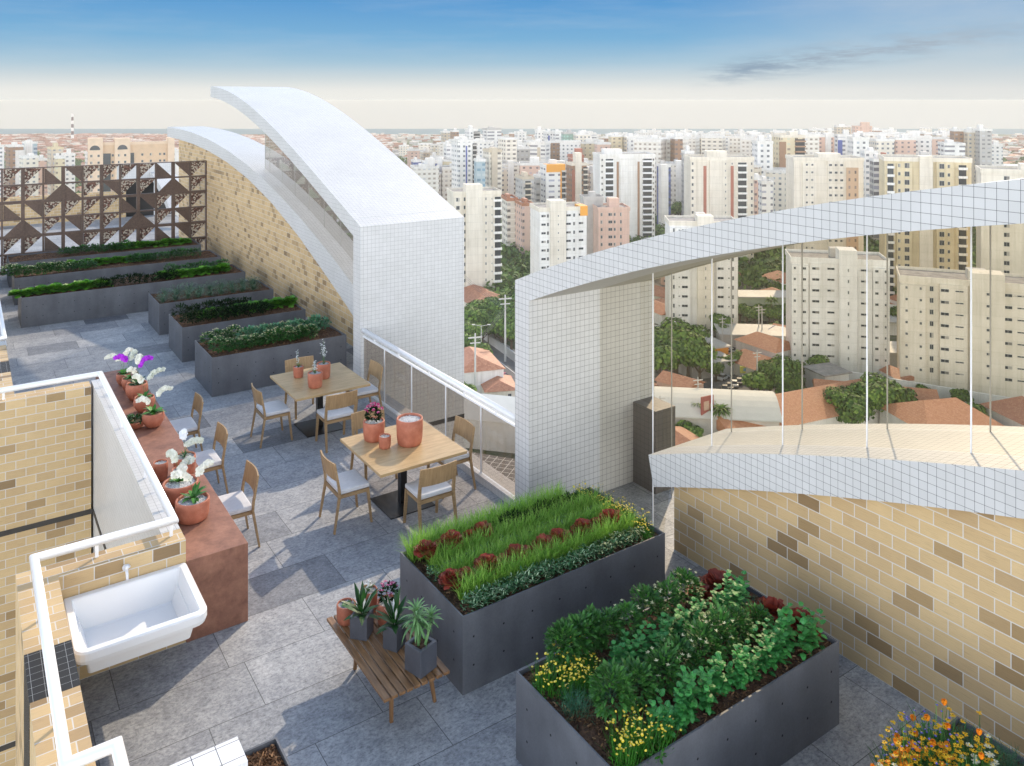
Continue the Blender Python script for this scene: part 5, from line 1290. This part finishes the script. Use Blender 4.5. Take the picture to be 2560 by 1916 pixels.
# ---- trees
M_TREE = m_island('tree_leaves', [(0, (.03, .075, .012)), (.5, (.09, .18, .028)), (1, (.20, .31, .05))], .7)
M_FOREST = m_island('forest_leaves', [(0, (.03, .08, .016)), (.5, (.075, .16, .03)), (1, (.17, .27, .055))], .8)
M_TRUNK = m_plain('tree_trunk', (.12, .085, .055), .9, 0, .2, 2)
def crown(m, c, r, n, q, flat=.7):
    lobes = [(c[0], c[1], c[2], r * .75)] + [(c[0] + U(-.6, .6) * r, c[1] + U(-.6, .6) * r, c[2] + U(-.25, .35) * r, r * U(.35, .6)) for _ in range(7)]
    for _ in range(n):
        lx, ly, lz, lr = random.choice(lobes); a = U(0, 6.28); e = math.asin(U(-.5, 1)); k = lr * U(.75, 1.05)
        p = Vector((lx + k * cos(a) * cos(e), ly + k * sin(a) * cos(e), lz + k * sin(e) * flat)); nv = Vector((cos(a) * cos(e) + U(-.5, .5), sin(a) * cos(e) + U(-.5, .5), sin(e) + U(-.2, .6))).normalized()
        t_ = nv.orthogonal().normalized(); w_ = nv.cross(t_); an = U(0, 3); t2 = t_ * cos(an) + w_ * sin(an); w2 = nv.cross(t2); s = q * U(.6, 1.25)
        m.quad(p - t2 * s - w2 * s * .5, p + t2 * s * .3 - w2 * s * .7, p + t2 * s + w2 * s * .5, p - t2 * s * .4 + w2 * s * .7)
def tree_proto(r, h, n):
    t = thing('leafy_tree', '', 'tree'); m = MB(); m.tube([(0, 0, 0), (.1, .05, h * .5), (.0, .1, h)], [.45, .32, .2], 8)
    for k in range(5): a = k * 1.3; m.tube([(.05, .05, h * .6), (cos(a) * r * .5, sin(a) * r * .5, h + r * .2)], [.18, .06], 6)
    m.build('trunk', M_TRUNK, t); m = MB(); crown(m, (0, 0, h + r * .35), r, n, .42); m.build('crown', M_TREE, t); return t
TP = [tree_proto(4.5, 4, 1500), tree_proto(6, 4.5, 2200), tree_proto(3.4, 3, 1000)]
def palm_proto():
    t = thing('palm_tree', '', 'tree'); m = MB(); m.tube([(0, 0, 0), (.2, 0, 4), (.1, .1, 8)], [.28, .2, .16], 8); m.build('trunk', M_TRUNK, t)
    m = MB()
    for i in range(26):
        a = i * 2.4
        for q in (-.2, 0, .2): m.leaf((.1, .1, 8), a + q * .6, U(.2, 1.1), U(2.6, 3.4), .5, 1.4, 5, (.3, 1, 1, .7, .3, .05), roll=q * 3)
    m.build('crown', M_TREE, t); return t
PP = palm_proto()
def trees(pts, label, group):
    for px_, py_, k, s in pts:
        x, y, d = gp(px_, py_); place(TP[k], (x, y, G), U(0, 6), label, group, s)
trees([(1660, 925, 1, 1.2), (1690, 940, 1, 1.35), (1720, 950, 1, 1.25), (1750, 962, 0, 1.2), (1650, 965, 0, 1.2), (1705, 915, 1, 1.1)], 'tall dense tree in the dark grove at the left behind the glass', 'grove at the left behind the glass')
trees([(1925, 985, 0, 1.0), (1945, 1000, 1, .95), (1965, 1010, 0, 1.0), (1985, 970, 2, 1.1), (2040, 955, 0, .85), (1880, 995, 2, 1.0), (1905, 1005, 2, 1.2)], 'small tree beside the parking lot and the orange-tiled hall', 'trees around the parking lot')
trees([(2120, 1075, 1, .95), (2160, 1065, 1, 1.0), (2200, 1070, 1, 1.05), (2235, 1060, 0, 1.1), (2140, 1095, 0, 1.1), (2260, 1080, 0, .8)], 'leafy tree between the two orange-tiled roofs', 'trees between the orange roofs')
trees([(1815, 935, 2, .8), (1840, 930, 2, .9), (1790, 955, 2, .8), (2305, 1005, 2, .7), (2400, 1025, 2, .8), (2215, 980, 2, .5)], 'small isolated street tree behind the glass', 'street trees behind the glass')
trees([(1850 + i * 18, 805 + (i % 3) * 6, 2, 1.0) for i in range(8)], 'small tree in the row before the billboard wall', 'trees before the billboard wall')
trees([(1170, 905, 0, 1.0), (1195, 925, 0, .9), (1215, 935, 2, .9), (1172, 880, 1, .9)], 'tree on the near side of the road in the gap', 'trees near side of the road')
trees([(U(1165, 1290), U(815, 880), random.choice((0, 1)), U(.8, 1.1)) for _ in range(22)], 'bright green tree along the far side of the road in the gap', 'trees far side of the road')
trees([(U(1640, 1720), U(500, 560), 0, U(1.2, 1.6)) for _ in range(10)], 'tree beside the striped cream tower', 'trees beside the striped cream tower')
trees([(U(1640, 2560), U(720, 860), random.choice((0, 2)), U(.7, 1.0)) for _ in range(34)], 'street tree between the tower rows behind the glass', 'street trees between the tower rows')
trees([(2330, 1085, 0, .8), (2420, 1090, 0, .9), (2500, 1085, 2, 1.0), (1690, 1100, 0, .9), (1720, 1130, 2, 1.0), (1600, 1060, 0, 1.0), (1850, 1075, 2, .9), (1990, 1080, 2, .9)], 'tree growing close beside the orange and white roofs', 'trees beside the near roofs')
trees([(U(1050, 1180), U(960, 1100), 0, U(.8, 1)) for _ in range(6)], 'tree beside the white roofed building below the railing', 'trees below the railing')
for px_, py_ in ((1258, 800), (1274, 812), (1745, 1105), (1780, 1100), (1800, 1120), (1930, 812)):
    x, y, d = gp(px_, py_); place(PP, (x, y, G), U(0, 6), 'palm tree ' + ('by the road in the gap' if px_ < 1300 else 'behind the glass'), 'palms ' + ('by the road' if px_ < 1300 else 'behind the glass'), 1)
def forest(regs, label, q=.8):
    m = MB()
    for x0, x1, y0, y1, n in regs:
        for _ in range(n):
            x, y, d = gp(U(x0, x1), U(y0, y1)); r = U(3.5, 6.5); crown(m, (x, y, G + r * .7), r, 46, q * 1.3)
    tag(m.build('tree_mass', M_FOREST, org=(0, 0, 0)), label, 'trees', kind='stuff')
forest([(1235, 1400, 555, 800, 320), (1400, 1660, 560, 700, 110), (1640, 1725, 500, 640, 60)], 'dense green woodland behind the gap and the cream towers')
forest([(1835, 1990, 590, 740, 170), (2080, 2270, 560, 700, 170), (2340, 2470, 560, 780, 150), (2160, 2240, 520, 700, 60)], 'yellow-green woodland between the towers behind the glass')
forest([(0, 480, 385, 420, 130), (900, 1300, 385, 430, 70), (2380, 2640, 370, 430, 60), (1600, 2300, 380, 470, 120), (0, 400, 430, 520, 60)], 'scattered tree masses among the distant houses', 1.0)
# ---- streets, walls, halls
def strip(name, mat, pts, w, z=.06):
    m = MB(); P = [Vector((gp(*p)[0], gp(*p)[1], G + z)) for p in pts]
    for a, c in zip(P, P[1:]):
        dr = (c - a).normalized(); pr = Vector((-dr.y, dr.x, 0)) * w / 2; m.quad(a - pr, c - pr, c + pr, a + pr)
    return m.build(name, mat)
M_ASPH = m_plain('asphalt', (.16, .155, .15), .9, 0, .15, .3); M_PAVE = m_plain('pavement', (.36, .34, .31), .9, 0, .12, .3); M_LINE = m_plain('road_paint', (.75, .74, .7), .8)
struct(strip('pavement', M_PAVE, [(1080, 770), (1200, 868), (1287, 935), (1420, 1080)], 17, .05)); struct(strip('road', M_ASPH, [(1080, 770), (1200, 868), (1287, 935), (1420, 1080)], 11, .12)); struct(strip('road_marking', M_LINE, [(1080, 770), (1200, 868), (1287, 935), (1420, 1080)], .25, .18))
struct(strip('pavement', M_PAVE, [(1560, 1190), (1700, 1060), (1850, 880), (1990, 770)], 15, .05)); struct(strip('road', M_ASPH, [(1560, 1190), (1700, 1060), (1850, 880), (1990, 770)], 9.5, .12))
struct(strip('pavement', M_PAVE, [(1760, 925), (2060, 1010)], 24, .07)); struct(strip('parking_lot', M_ASPH, [(1780, 935), (2020, 1005)], 19, .14))
def gwall(pts, h, name, label, mat, th=.5):
    m = MB(); P = [gp(*p)[:2] for p in pts]
    for a, c in zip(P, P[1:]):
        l = math.dist(a, c); an = atan2(c[1] - a[1], c[0] - a[0]); mx, my = (a[0] + c[0]) / 2, (a[1] + c[1]) / 2; m.box(mx - l / 2, mx + l / 2, my - th / 2, my + th / 2, G, G + h, an)
    tag(m.build(name, mat, org=(*P[0], G)), label, 'wall')
gwall([(1090, 745), (1200, 842), (1287, 905), (1400, 1010)], 2.6, 'boundary_wall', 'pale boundary wall along the road in the gap', M_CGREY)
gwall([(1930, 925), (2100, 965), (2300, 1000), (2620, 1055)], 4.2, 'boundary_wall', 'long white boundary wall in front of the towers behind the glass', M_CWHITE)
gwall([(1835, 870), (1925, 880)], 2.5, 'boundary_wall', 'short pale wall along the street behind the glass', M_CGREY)
def hall(px, py, w, l, h, rz, kind, wall, roof, label, name='low_hall', cat='building', z=G):
    x, y, d = gp(px, py); t = thing(name, label, cat, (x, y, z)); t.rotation_euler = (0, 0, rz - TH)
    m = MB(); m.box(-w / 2, w / 2, -l / 2, l / 2, 0, h); lobj('walls', m, wall, t); m = MB(); o_ = .6
    if kind == 'flat': m.box(-w / 2 - o_, w / 2 + o_, -l / 2 - o_, l / 2 + o_, h, h + .35)
    elif kind == 'arch':
        n = 10; pr = [(-l / 2 - o_ + (l + 2 * o_) * i / n, h + l * .20 * sin(pi * i / n)) for i in range(n + 1)]
        for (a, za), (c, zc) in zip(pr, pr[1:]):
            m.quad((-w / 2 - o_, a, za), (w / 2 + o_, a, za), (w / 2 + o_, c, zc), (-w / 2 - o_, c, zc)); m.quad((-w / 2 - o_, c, zc - .2), (w / 2 + o_, c, zc - .2), (w / 2 + o_, a, za - .2), (-w / 2 - o_, a, za - .2))
    else:
        r = l * .24; e = l * (.35 if kind == 'hip' else 0); E0, E1 = (-w / 2 - o_ + e, 0, h + r), (w / 2 + o_ - e, 0, h + r); a, b_, c, d_ = (-w / 2 - o_, -l / 2 - o_, h), (w / 2 + o_, -l / 2 - o_, h), (w / 2 + o_, l / 2 + o_, h), (-w / 2 - o_, l / 2 + o_, h)
        U2 = lambda *q: [(p[0], abs(p[1])) for p in q]
        m.quad(a, b_, E1, E0, uv=U2(a, b_, E1, E0)); m.quad(c, d_, E0, E1, uv=U2(c, d_, E0, E1)); k = len(m.v); m.v += [b_, c, E1, d_, a, E0]; m.face((k, k + 1, k + 2), [(p[1], p[2]) for p in (b_, c, E1)]); m.face((k + 3, k + 4, k + 5), [(p[1], p[2]) for p in (d_, a, E0)])
    lobj('roof', m, roof, t); return t
M_ORT = m_brick('orange_roof_tiles', .4, .3, .02, [(0, (.55, .24, .12)), (.5, (.62, .29, .15)), (1, (.68, .34, .19))], (.42, .17, .09))
M_TENT = m_plain('pale_membrane', (.66, .64, .58), .7, 0, .06, .3); M_SKYL = m_tile('skylight_grid_roof', 1.5, (.10, .085, .075), (.55, .53, .49), .09, .5); M_METR = m_plain('metal_sheet_roof', (.48, .47, .45), .6, 0, .12, .3)
hall(2035, 1068, 30, 15, 5.5, .42, 'gable', M_CWHITE, M_ORT, 'large hall with a bright orange tiled roof, middle of the glass view')
hall(2185, 1035, 26, 9, 5, -.28, 'gable', M_CWHITE, M_ORT, 'long orange-tiled wing behind the trees, middle of the glass view')
hall(2350, 1110, 18, 16, 6, .2, 'hip', M_CWHITE, M_ORT, 'hipped orange tiled roof at the right of the glass view')
hall(1880, 1115, 16, 12, 4.5, .3, 'gable', M_CWHITE, M_ORT, 'low orange tiled roof left of the large hall')
hall(2068, 985, 7.5, 7, 6, .35, 'flat', M_CWHITE, M_ROOFG, 'square white tower block rising from the orange tiled hall')
hall(1775, 1090, 27, 15, 7, -.12, 'arch', M_CGREY, M_TENT, 'open market hall with a pale arched membrane roof')
hall(1740, 905, 15, 10, 5, .35, 'flat', M_ORANGE, M_METR, 'workshop with a bright orange fascia below the white tower')
hall(1765, 935, 13, 7, 4, .35, 'flat', M_CGREY, M_METR, 'grey workshop annex with parked cars beside it')
hall(1880, 868, 20, 11, 5, -.1, 'flat', M_CGREY, M_METR, 'long grey warehouse with a blue sign board')
hall(1920, 795, 34, 9, 8, -.05, 'flat', m_plain('sage_wall', (.42, .48, .38), .8, 0, .1, .3), M_METR, 'sage green low building with wall billboards')
hall(1665, 860, 24, 12, 3.5, .0, 'flat', M_CWHITE, M_METR, 'wide flat grey canopy at the foot of the white tower')
hall(2215, 905, 12, 10, 4, -.1, 'flat', M_CGREY, M_METR, 'grey shed between the two apartment towers behind the glass')
hall(2225, 830, 16, 8, 4, -.1, 'flat', M_CWHITE, M_METR, 'pale shed below the small billboards between the towers')
hall(1230, 1095, 30, 13, 6.5, -.25, 'gable', M_CWHITE, M_TENT, 'building with a broad white roof below the road in the gap')
hall(1220, 1330, 36, 16, 9, -.35, 'flat', M_CGREY, M_SKYL, 'dark gridded skylight roof directly behind the handrail')
hall(1260, 1620, 34, 15, 9, -.35, 'flat', M_CBEIGE, M_SKYL, 'lower gridded skylight roof seen through the railing glass')
hall(1560, 1300, 14, 11, 8, -.2, 'flat', M_CGREY, M_ROOFG, 'grey service building left of the arched market hall')
# sign boards
def board(px, py, w, h, z, rz, label, cols):
    x, y, d = gp(px, py); t = thing('billboard', label, 'billboard', (x, y, G)); t.rotation_euler = (0, 0, rz - TH)
    m = MB(); m.box(-w / 2, w / 2, -.15, .15, z, z + h); lobj('panel', m, m_plain('board_%g_%g_%g' % cols[0], cols[0], .7), t)
    if len(cols) > 1:
        m = MB(); m.box(-w * .32, w * .1, -.19, -.15, z + h * .3, z + h * .75); m.box(w * .18, w * .36, -.19, -.15, z + h * .2, z + h * .6); lobj('printed_shapes', m, m_plain('board_%g_%g_%g' % cols[1], cols[1], .7), t)
    m = MB(); m.tube([(-w * .3, 0, 0), (-w * .3, 0, z)], .12, 6); m.tube([(w * .3, 0, 0), (w * .3, 0, z)], .12, 6); lobj('posts', m, M_CGREY, t)
board(1768, 1120, 3.4, 4.2, 7, .5, 'framed billboard with a red and brown picture before the market hall', ((.35, .10, .08), (.55, .38, .28)))
board(1852, 805, 5, 2.5, 3.2, 0, 'white billboard with a small brown print on the sage green building', ((.75, .74, .70), (.35, .2, .14)))
board(1872, 948, 4.8, 1.8, 1.6, -.02, 'yellow sign with blue print on the cream house', ((.72, .66, .12), (.15, .35, .45)))
board(1930, 862, 6, 1.4, 4.0, .9, 'dark blue sign board at the end of the warehouse', ((.06, .08, .22), (.5, .52, .58)))
board(2247, 815, 8, 3.6, 3.4, -.15, 'white poster wall with grey car print between the towers', ((.76, .73, .69), (.3, .28, .27)))
# cars
def car_proto(c, nm):
    t = thing('parked_car', '', 'car'); m = MB()
    def prof(pts, w0, w1, y0=0):
        n = len(pts); k = len(m.v); m.v += [(x, -w0 if z < .9 else -w1, z) for x, z in pts] + [(x, w0 if z < .9 else w1, z) for x, z in pts]
        m.face(range(k, k + n)); m.face([k + n + i for i in range(n)][::-1])
        for i in range(n): m.face((k + i, k + n + i, k + n + (i + 1) % n, k + (i + 1) % n))
    prof([(-2.1, .3), (2.1, .3), (2.15, .6), (1.9, .82), (1.0, .92), (-1.5, .95), (-2.05, .85), (-2.15, .55)], .86, .84)
    m.build('body', m_plain('car_paint_' + nm, c, .3, .2, .03), t)
    m = MB(); k = 0; pr = [(-1.45, .95), (.95, .92), (.35, 1.42), (-1.0, 1.45)]; n = 4; m.v += [(x, -.80 if z < 1 else -.62, z) for x, z in pr] + [(x, .80 if z < 1 else .62, z) for x, z in pr]
    m.face(range(4)); m.face((7, 6, 5, 4))
    for i in range(4): m.face((i, 4 + i, 4 + (i + 1) % 4, (i + 1) % 4))
    m.build('windows', M_GLASSD, t); m = MB(); m.box(-.98, .33, -.6, .6, 1.44, 1.475); m.build('roof_panel', MATS['car_paint_' + nm], t)
    for x in (-1.35, 1.35):
        for s in (-1, 1): m = MB(); m.tube([(x, s * .72, .32), (x, s * .90, .32)], .32, 14); m.build('wheel', M_BLACK, t)
    return t
CP = [car_proto((.75, .75, .74), 'white'), car_proto((.05, .055, .06), 'black'), car_proto((.42, .43, .44), 'silver'), car_proto((.50, .10, .15), 'rose')]
for px_, py_, k, rz, lab in ((1260, 948, 3, -.65, 'rose-red car parked by the road in the gap'), (1808, 950, 0, .8, 'white car driving on the street behind the glass')):
    x, y, d = gp(px_, py_); place(CP[k], (x, y, G + .15), rz - TH, lab, None)
for i in range(7):
    x, y, d = gp(1812 + i * 12, 978 - i * 6); place(CP[(1, 1, 2, 1, 0, 1, 1)[i]], (x, y, G + .16), 1.35 - TH + U(-.05, .05), 'car in the parking row beside the small trees, behind the glass', 'cars in the parking row', 1.0)
for i in range(4):
    x, y, d = gp(1812 + i * 9, 892 - i * 4); place(CP[(1, 0, 0, 2)[i]], (x, y, G + .16), .5 - TH, 'car parked under the workshop roof behind the glass', 'cars at the workshop', 1.0)
for i in range(5):
    x, y, d = gp(1966 + i * 5, 812 + i * 7); place(CP[(2, 0, 2, 0, 0)[i]], (x, y, G + .16), .9 - TH, 'car parked along the upper street left of the white tower', 'cars on the upper street', 1.0)
for i in range(3):
    x, y, d = gp(1948 + i * 22, 1002 + i * 6); place(CP[(3, 0, 3)[i]], (x, y, G + .16), 1.3 - TH, 'car half hidden under the parking lot trees', 'cars under the parking lot trees', 1.0)
# street lamps and power poles
M_POLE = m_plain('pole_concrete', (.52, .51, .48), .8)
def lamp_proto():
    t = thing('street_lamp', '', 'street lamp'); m = MB(); m.tube([(0, 0, 0), (0, 0, 11)], [.16, .09], 8); m.build('pole', M_POLE, t)
    m = MB(); m.tube([(-1.9, 0, 11.3), (0, 0, 10.9), (1.9, 0, 11.3)], .06, 6); m.build('arm', M_POLE, t)
    for s in (-1, 1): m = MB(); m.box(s * 2.2 - .45, s * 2.2 + .45, -.15, .15, 11.28, 11.42); m.build('lamp_head', M_CWHITE, t)
    return t
def pole_proto():
    t = thing('power_pole', '', 'utility pole'); m = MB(); m.tube([(0, 0, 0), (0, 0, 12)], [.22, .13], 8); m.build('pole', M_POLE, t)
    m = MB(); m.box(-1.2, 1.2, -.08, .08, 11.2, 11.4); m.box(-.9, .9, -.08, .08, 10.3, 10.45); m.build('cross_arm', M_POLE, t); return t
LP = lamp_proto(); PL = pole_proto()
for px_, py_, lab in ((1203, 912, 'double-armed street lamp at the road in the gap'),):
    x, y, d = gp(px_, py_); place(LP, (x, y, G), -TH, lab, None)
for px_, py_, s, lab in ((1188, 1010, 1.45, 'tall pale power pole left in the gap, before the red-tiled house'), (1263, 905, 1.6, 'tall pale power pole right in the gap, before the trees'), (1650, 1130, 1, 'power pole at the left end of the market hall'), (1745, 1075, 1, 'power pole beside the framed billboard'), (1806, 895, 1, 'power pole beside the workshop cars'),
        (1893, 995, 1, 'power pole in the parking lot'), (1897, 860, 1, 'power pole with two cross arms by the upper street'), (1905, 868, 1, 'second power pole close beside the one by the upper street')):
    x, y, d = gp(px_, py_); place(PL, (x, y, G), .3 - TH, lab, None, s)

# power lines
def line(a, b_, label):
    (xa, ya, _), (xb, yb, _) = gp(*a), gp(*b_); m = MB()
    for k in (-.8, 0, .8):
        P = []
        for i in range(9):
            u = i / 8; P.append((xa + (xb - xa) * u + k, ya + (yb - ya) * u, G + 15.5 - 4 * .9 * u * (1 - u)))
        m.tube(P, .045, 4, False)
    tag(m.build('power_line', M_BLACK, org=(xa, ya, G)), label, 'power line')
line((1188, 1010), (1263, 905), 'sagging power line between the two tall poles in the gap')
line((1263, 905), (1120, 760), 'power line running on left from the taller pole in the gap')
# ============================================================ cleanup of unused prototypes
for o in list(bpy.data.objects):
    if o.type == 'EMPTY' and o.parent is None and o.get('label', '') == '':
        for ch in list(o.children_recursive): bpy.data.objects.remove(ch)
        bpy.data.objects.remove(o)
# ============================================================ haze
def m_haze():
    m = bpy.data.materials.new('haze_air'); m.use_nodes = True; nt = m.node_tree; nt.nodes.clear()
    o = nt.nodes.new('ShaderNodeOutputMaterial'); v = nt.nodes.new('ShaderNodeVolumePrincipled')
    v.inputs['Color'].default_value = (.86, .82, .74, 1); v.inputs['Density'].default_value = HAZE; v.inputs['Anisotropy'].default_value = .2
    nt.links.new(v.outputs[0], o.inputs['Volume']); return m
HAZE = .00021
m = MB(); c = [vx(-3100, -500), vx(3100, -500), vx(3100, 2200), vx(-3100, 2200)]
for z in (G - 2, 5.6): m.v += [(x, y, z) for x, y in c]
for q in ((3, 2, 1, 0), (4, 5, 6, 7), (0, 1, 5, 4), (1, 2, 6, 5), (2, 3, 7, 6), (3, 0, 4, 7)): m.face(q)
hz = m.build('haze', m_haze()); hz['kind'] = 'stuff'; hz['label'] = 'pale air between the terrace and the far city'; hz['category'] = 'haze'
# ============================================================ light
EL = radians(32); AZ = atan2(.83, .56)
sd = Vector((sin(AZ) * cos(EL), cos(AZ) * cos(EL), sin(EL)))
sl = bpy.data.lights.new('sun', 'SUN'); sl.energy = SUN_E; sl.angle = radians(.6); sl.color = (1.0, .83, .62)
so = bpy.data.objects.new('sun', sl); C.objects.link(so); so.rotation_euler = sd.to_track_quat('Z', 'Y').to_euler(); so.location = (0, 0, 60)
w = bpy.data.worlds.new('World'); scene.world = w; w.use_nodes = True; nt = w.node_tree; nt.nodes.clear()
out = N(nt, 'OutputWorld'); bg = N(nt, 'Background'); sk = N(nt, 'TexSky', sky_type='NISHITA'); sk.sun_disc = False; sk.sun_elevation = EL; sk.sun_rotation = AZ; sk.altitude = 60; sk.air_density = 1.0; sk.dust_density = .8; sk.ozone_density = 2.5
tc = N(nt, 'TexCoord'); sx = N(nt, 'SeparateXYZ'); L(nt, tc.outputs['Generated'], sx.inputs[0])
zz = sx.outputs[2]
K = SKY_K   # display to world radiance
def k(c): return tuple((x / K) for x in c)
zo = N(nt, 'Math', operation='ADD'); L(nt, zz, zo.inputs[0]); zo.inputs[1].default_value = .05
low = ramp(nt, zo.outputs[0], [(0, (.70, .70, .68)), (.040, (.74, .745, .72)), (.0495, (.745, .75, .72)), (.0500, (.865, .86, .815)), (.062, (.84, .84, .80)), (.076, (.64, .71, .73)), (.096, (.39, .57, .70)), (.125, (.21, .45, .69)), (.175, (.105, .33, .655)), (.55, (.10, .25, .55))])
cs = ramp(nt, noise(nt, mapping(nt, tc.outputs['Generated'], (3, 3, 26)), 1.6, 6, .6), [(.48, (0, 0, 0)), (.75, (.13, .13, .13))])
low = mixc(nt, cs, low, (.74, .78, .80))
# thin dark wisps and soft cloud banks
def mth(op, a, b_, clamp=False):
    n = N(nt, 'Math', operation=op); n.use_clamp = clamp
    for q, v in enumerate((a, b_)):
        if isinstance(v, (int, float)): n.inputs[q].default_value = v
        else: L(nt, v, n.inputs[q])
    return n.outputs[0]
cl = noise(nt, mapping(nt, tc.outputs['Generated'], (9, 9, 70), (.0, .25, .0)), 1.6, 8, .68)
clw = ramp(nt, cl, [(.41, (0, 0, 0)), (.56, (.9, .9, .9))])
line = mth('ADD', mth('MULTIPLY', mth('SUBTRACT', sx.outputs[0], .74), .24), .030)
dd = mth('ABSOLUTE', mth('SUBTRACT', zz, line), 0)
core_ = mth('SUBTRACT', 1.0, mth('DIVIDE', dd, .02), True)
ax = mth('MULTIPLY', mth('DIVIDE', mth('SUBTRACT', sx.outputs[0], .72), .05, True), mth('DIVIDE', mth('SUBTRACT', .94, sx.outputs[0]), .06, True))
mk2 = N(nt, 'Math', operation='MULTIPLY'); L(nt, mth('MULTIPLY', core_, ax), mk2.inputs[0]); L(nt, clw, mk2.inputs[1])
low = mixc(nt, mk2.outputs[0], low, (.22, .32, .44))
# pale veil at the right
veil = N(nt, 'MapRange'); L(nt, sx.outputs[0], veil.inputs[0]); veil.inputs[1].default_value = .70; veil.inputs[2].default_value = 1.0
v2 = N(nt, 'Math', operation='MULTIPLY'); L(nt, veil.outputs[0], v2.inputs[0]); L(nt, ramp(nt, noise(nt, mapping(nt, tc.outputs['Generated'], (2, 2, 9)), 2, 5), [(.3, (.35, .35, .35)), (.7, (.85, .85, .85))]), v2.inputs[1])
low = mixc(nt, v2.outputs[0], low, (.66, .69, .70))
# bright glow added to the unseen sky behind the camera, fills shaded faces
dt = N(nt, 'VectorMath', operation='DOT_PRODUCT'); L(nt, tc.outputs['Generated'], dt.inputs[0]); dt.inputs[1].default_value = (S_, C_, 0)
bk = N(nt, 'MapRange'); L(nt, dt.outputs['Value'], bk.inputs[0]); bk.inputs[1].default_value = .55; bk.inputs[2].default_value = -.3
lowk = mixc(nt, 1.0, low, (1 / K, 1 / K, 1 / K), 'MULTIPLY')
sks = mixc(nt, 1.0, sk.outputs[0], (SKY_S * 1.08, SKY_S, SKY_S * .88), 'MULTIPLY')
hc = ramp(nt, noise(nt, tc.outputs['Generated'], 2.2, 5), [(.35, (.03, .03, .03)), (.65, (.22, .22, .22))])
sks = mixc(nt, hc, sks, (.95 / K, .98 / K, 1.02 / K))
for nd in nt.nodes:
    if nd.bl_idname == 'ShaderNodeMix': nd.clamp_result = False
f = N(nt, 'MapRange'); L(nt, zz, f.inputs[0]); f.inputs[1].default_value = .13; f.inputs[2].default_value = .30
fd = N(nt, 'MapRange'); L(nt, zz, fd.inputs[0]); fd.inputs[1].default_value = .50; fd.inputs[2].default_value = .14
bm = N(nt, 'Math', operation='MULTIPLY'); L(nt, bk.outputs[0], bm.inputs[0]); L(nt, fd.outputs[0], bm.inputs[1])
allsky = mixc(nt, bm.outputs[0], mixc(nt, f.outputs[0], lowk, sks), (4.3 / K, 4.35 / K, 4.4 / K))
for nd in nt.nodes:
    if nd.bl_idname == 'ShaderNodeMix': nd.clamp_result = False
L(nt, allsky, bg.inputs[0]); bg.inputs[1].default_value = 1.0
L(nt, bg.outputs[0], out.inputs[0])
# ============================================================ camera and output
cam = bpy.data.cameras.new('camera'); co = bpy.data.objects.new('camera', cam); C.objects.link(co); scene.camera = co
cam.sensor_width = 36; cam.lens = 36 * F / 2560; cam.shift_y = -(958 - HZ) / 2560; cam.clip_start = .05; cam.clip_end = 6000
co.location = (0, 0, H); co.rotation_euler = (pi / 2, 0, -TH)
vs_ = scene.view_settings; vs_.view_transform = 'Standard'; vs_.look = 'None'; vs_.gamma = 1; vs_.exposure = EXPO
scene.render.engine = 'CYCLES'; scene.cycles.use_denoising = True; scene.cycles.max_bounces = 8; scene.cycles.transparent_max_bounces = 16; scene.cycles.volume_bounces = 1
scene.cycles.sample_clamp_indirect = 6
